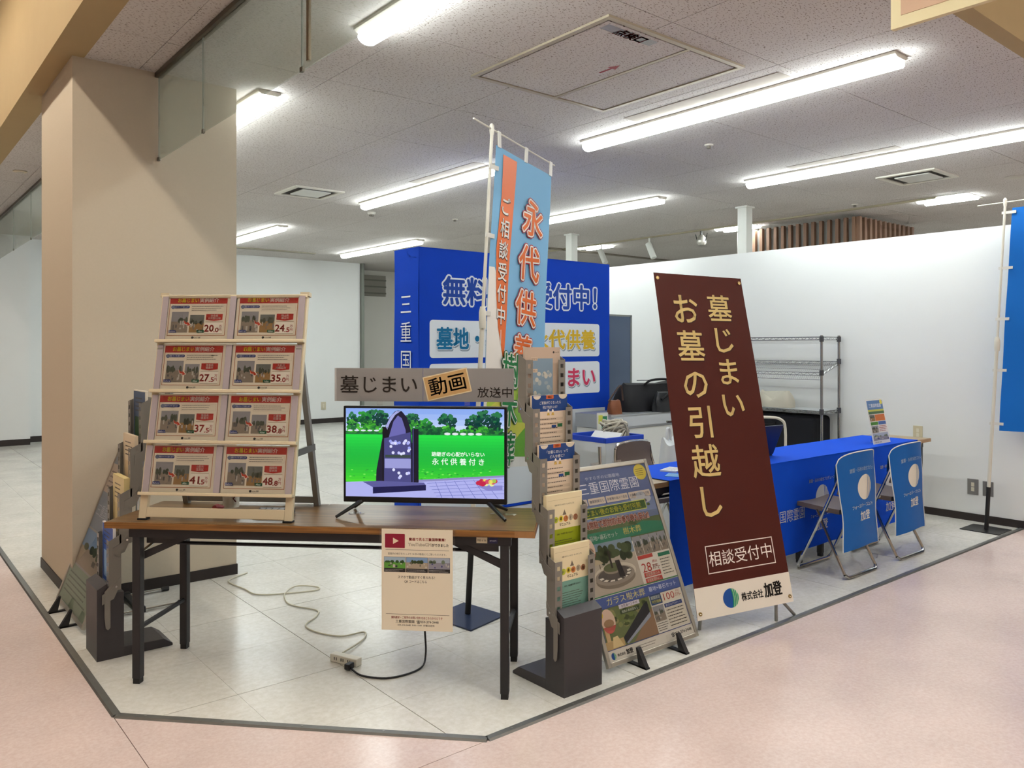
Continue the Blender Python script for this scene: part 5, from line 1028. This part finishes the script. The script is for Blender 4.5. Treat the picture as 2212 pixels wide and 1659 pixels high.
# --- counter with bags
e = empty('counter_case', (5.27, 5.0, 0), 0, 'low white display counter with a silver rim behind the tables', 'counter')
B(0, 1.45, 0, .45, 0, .70).build('body', mat('counter_white', 'd5d6d2', rough=.5), e, bevel=.004); MB().box(-.01, 1.46, -.01, .46, .70, .83).build('rim', mat('counter_silver', 'a9acae', rough=.3, metal=.5), e, bevel=.004); B(.02, 1.43, -.012, -.01, .72, .81).build('rim_panel', mat('counter_panel', 'bcc0c4', rough=.25), e)
bk = mat('black_nylon', '17171b', rough=.65, spec=.3)
def bag(name, loc, rz, sx, sy, sz, label, m, cat='bag', sag=.1, parts=True):
    e = empty(name, loc, rz, label, cat)
    def sh(a, b):
        th = a * 2 * math.pi; z = b * sz; k = 1 - .22 * b ** 3 + .03 * math.sin(5 * th + b * 4)
        c, s_ = math.cos(th), math.sin(th); q = 3.2
        r = (abs(c) ** q + abs(s_) ** q) ** (-1 / q)
        return (c * r * sx / 2 * k, s_ * r * sy / 2 * k * (1 - .35 * b), z * (1 - sag * (1 - abs(c)) * b + .04 * math.sin(3 * th)))
    mb = MB(); mb.grid(sh, 36, 10); n = 37; mb.f.append([10 * n + i for i in range(36)]); mb.m.append(0); mb.f.append([i for i in range(35, -1, -1)]); mb.m.append(0)
    mb.build('body', m, e, smooth=True); return e
b1 = bag('duffel_bag', (6.1, 5.28, .83), .06, .95, .32, .27, 'large black zipped bag on the counter', bk); MB().tube(spline([(-.2, -.1, .25), (-.15, -.15, .30), (.1, -.15, .30), (.2, -.1, .25)], 6), .012, 6).build('handle', bk, b1); MB().tube([(-.3, -.09, .30), (.3, -.09, .29)], .004, 5).build('zip', mat('zip_grey', '4a4a50', rough=.4), b1)
b2 = bag('shoulder_bag', (6.15, 5.05, .83), .05, .5, .13, .19, 'black padded shoulder bag in front of the duffel bag', mat('black_padded', '1e2024', rough=.6)); MB().tube(spline([(-.2, -.05, .12), (-.05, -.1, .2), (.2, -.08, .15)], 6), .014, 6).build('strap', bk, b2)
b3 = bag('leather_bag', (5.44, 5.12, .83), 0, .15, .1, .13, 'small tan leather bag with a strap at the counter end', mat('tan_leather', '7a4526', rough=.5)); MB().tube(spline([(-.08, 0, .12), (.02, -.02, .24), (.09, 0, .25), (.1, -.01, .12)], 6), .009, 6).build('strap', mat('strap_dark', '3c2a22', rough=.5), b3)
b4 = bag('plastic_bag', (4.86, 3.98, 0), .2, .26, .2, .74, 'tall white plastic bag standing behind the blue table', mat('white_plastic_bag', 'd4d7da', rough=.3, alpha=.92, bump=.6, nscale=12)); MB().tube(spline([(-.07, 0, .70), (-.06, 0, .82), (-.02, 0, .80), (-.01, 0, .68)], 5), .012, 6).build('handle', mat('white_plastic_bag'), b4)
e = empty('partition_screen', (5.95, 6.05, 0), 0, 'grey-blue office partition screen beside the booth', 'partition')
B(.0, .73, 0, .03, .05, 1.79).build('fabric_panel', mat('slate_fabric', '5d6b80', rough=.85), e); MB().box(.73, .755, -.005, .035, 0, 1.80).build('edge_post', mat('post_grey', '8a8c88', rough=.4), e); B(-.0, .755, -.005, .035, 1.79, 1.81).build('top_rail', mat('post_grey'), e); B(.6, .74, -.15, .18, 0, .03).build('foot', mat('post_grey'), e)
# --- wire rack against the right wall
rk2 = empty('wire_rack', (6.84, 3.85, 0), 0, 'chrome wire shelving rack against the right wall', 'shelf rack')
D_, Lr = .31, 1.25; CH = mat('rack_chrome', 'a3a4a4', rough=.25, metal=.9)
for x in (0, D_):
    for y in (0, Lr):
        po = MB().tube([(x, y, .02), (x, y, 1.56)], .0125, 10).build('post', CH, rk2, smooth=True)
        for z in (.30, .86, 1.22 + (.10 if x else 0), 1.53): MB().tube([(x, y, z - .03), (x, y, z + .02)], .02, 10).build('collar', mat('collar_dark', '55565a', rough=.35, metal=.6), po)
        MB().tube([(x, y, 0), (x, y, .02)], .018, 8).build('foot', M_BLKP, po)
def truss(a, b, h, parent):
    a, b = Vector(a), Vector(b); mb = MB().tube([a, b], .0035, 5).tube([a - Vector((0, 0, h)), b - Vector((0, 0, h))], .0035, 5); n = int((b - a).length / .035)
    z = [a.lerp(b, i / n) - Vector((0, 0, h * (i % 2))) for i in range(n + 1)]; mb.tube(z, .0022, 4); return mb.build('truss_rail', CH, parent)
def wire_shelf(zf, zb, wires=True, solid=False):
    s = empty('shelf', (0, 0, 0)); s.parent = rk2
    for a, b in (((0, 0, zf), (0, Lr, zf)), ((D_, 0, zb), (D_, Lr, zb)), ((0, 0, zf), (D_, 0, zb)), ((0, Lr, zf), (D_, Lr, zb))): truss(a, b, .026, s)
    if wires:
        mb = MB()
        for i in range(1, 60): y = i * Lr / 60; mb.tube([(0, y, zf), (D_, y, zb)], .0016, 4)
        mb.build('shelf_wires', CH, s, kind='stuff')
        for x in (.1, .2): MB().tube([(x, 0, zf + (zb - zf) * x / D_ - .003), (x, Lr, zf + (zb - zf) * x / D_ - .003)], .0025, 5).build('support_wire', CH, s)
    if solid: B(0, D_, 0, Lr, zf, zf + .004).build('shelf_liner', mat('liner_grey', 'a6aaac', rough=.3), s)
wire_shelf(1.545, 1.545, False); wire_shelf(1.215, 1.315); wire_shelf(.86, .86, True, True); wire_shelf(.30, .30)
lp = MB()
for i in range(1, 60): y = i * Lr / 60; lp.tube([(0, y, 1.19), (-.03, y, 1.15)], .0016, 4)
lp.build('front_lip_wires', CH, rk2, kind='stuff'); MB().tube([(-.03, 0, 1.15), (-.03, Lr, 1.15)], .003, 5).build('front_lip_rail', CH, rk2)
t_ = bag('tote_bag', (6.99, 4.42, .866), 1.45, .40, .20, .16, 'crumpled off-white cotton tote bag on the wire rack', mat('canvas', 'b8b3a4', rough=.9, bump=.5, nscale=14), sag=.5)
MB().grid(lambda a, b: (.10 + .02 * a - .02 * math.sin(b * 2), .12 + .03 * math.sin(b * 3.1), .10 - b * .36 + .1 * math.sin(b * 2.2)), 2, 12, .003).build('strap', mat('canvas'), t_, smooth=True); MB().tube(spline([(.16, .05, .12), (.24, .1, .06), (.22, .1, .01), (.12, .1, .04)], 5), .012, 5).build('strap', mat('canvas'), t_, smooth=True)
e = empty('black_case', (6.86, 4.45, .306), 0, 'big black soft case stored low in the wire rack', 'case'); MB().box(-.0, .30, -.52, .5, 0, .50).build('body', mat('navy_black_cloth', '15161c', rough=.9), e, bevel=.04, seg=3); MB().tube(spline([(-.005, -.1, .45), (-.03, -.1, .4), (-.03, .1, .4), (-.005, .1, .45)], 5), .01, 6).build('handle', bk, e)
e = empty('cart_handle', (6.25, 4.12, 0), -.65, 'cream tubular cart handle in front of the black case', 'cart'); MB().tube(spline([(-.24, 0, .02), (-.24, 0, .4), (-.24, 0, .72), (-.20, 0, .80), (-.1, 0, .82), (.1, 0, .82), (.20, 0, .80), (.24, 0, .72), (.24, 0, .4), (.24, 0, .02)], 4), .013, 8).build('frame', M_CREAMT, e, smooth=True); B(-.25, .25, -.35, .02, .0, .03).build('deck', M_GREYM, e)
# --- sockets
def outlet(name, loc, w, h, c, label, wall='x', holes=2):
    e = empty(name, loc, 0, label, 'wall socket'); d = .006
    if wall == 'x': MB().box(-d, 0, -w / 2, w / 2, -h / 2, h / 2).build('plate', mat('plate_' + c, c, rough=.4), e, bevel=.001); m = lambda y, z, s: B(-d - .002, -d, y - s, y + s, z - s * 1.4, z + s * 1.4)
    else: MB().box(-w / 2, w / 2, -d, 0, -h / 2, h / 2).build('plate', mat('plate_' + c, c, rough=.4), e, bevel=.001); m = lambda y, z, s: B(y - s, y + s, -d - .002, -d, z - s * 1.4, z + s * 1.4)
    for z in ((-.02, .02) if holes == 2 else (0,)): m(0, z, .012).build('socket_face', mat('socket_' + ('w' if holes == 2 else 'k'), 'd8d2bd' if holes == 2 else '1c1c20', rough=.4), e)
outlet('wall_socket', (7.2, 3.147, .70), .08, .12, 'c9bfa0', 'beige wall socket just above the bare table end')
outlet('wall_socket', (7.2, 2.70, .285), .085, .13, '7d7a78', 'grey wall socket plate beside the right flag pole'); outlet('wall_socket', (7.2, 2.585, .282), .08, .12, '6f6d6c', 'grey plate with a black plug behind the flag pole', holes=1)
outlet('wall_socket', (6.88, 14.05, .33), .10, .15, 'c8c0a8', 'small socket low on the far white wall', 'y')
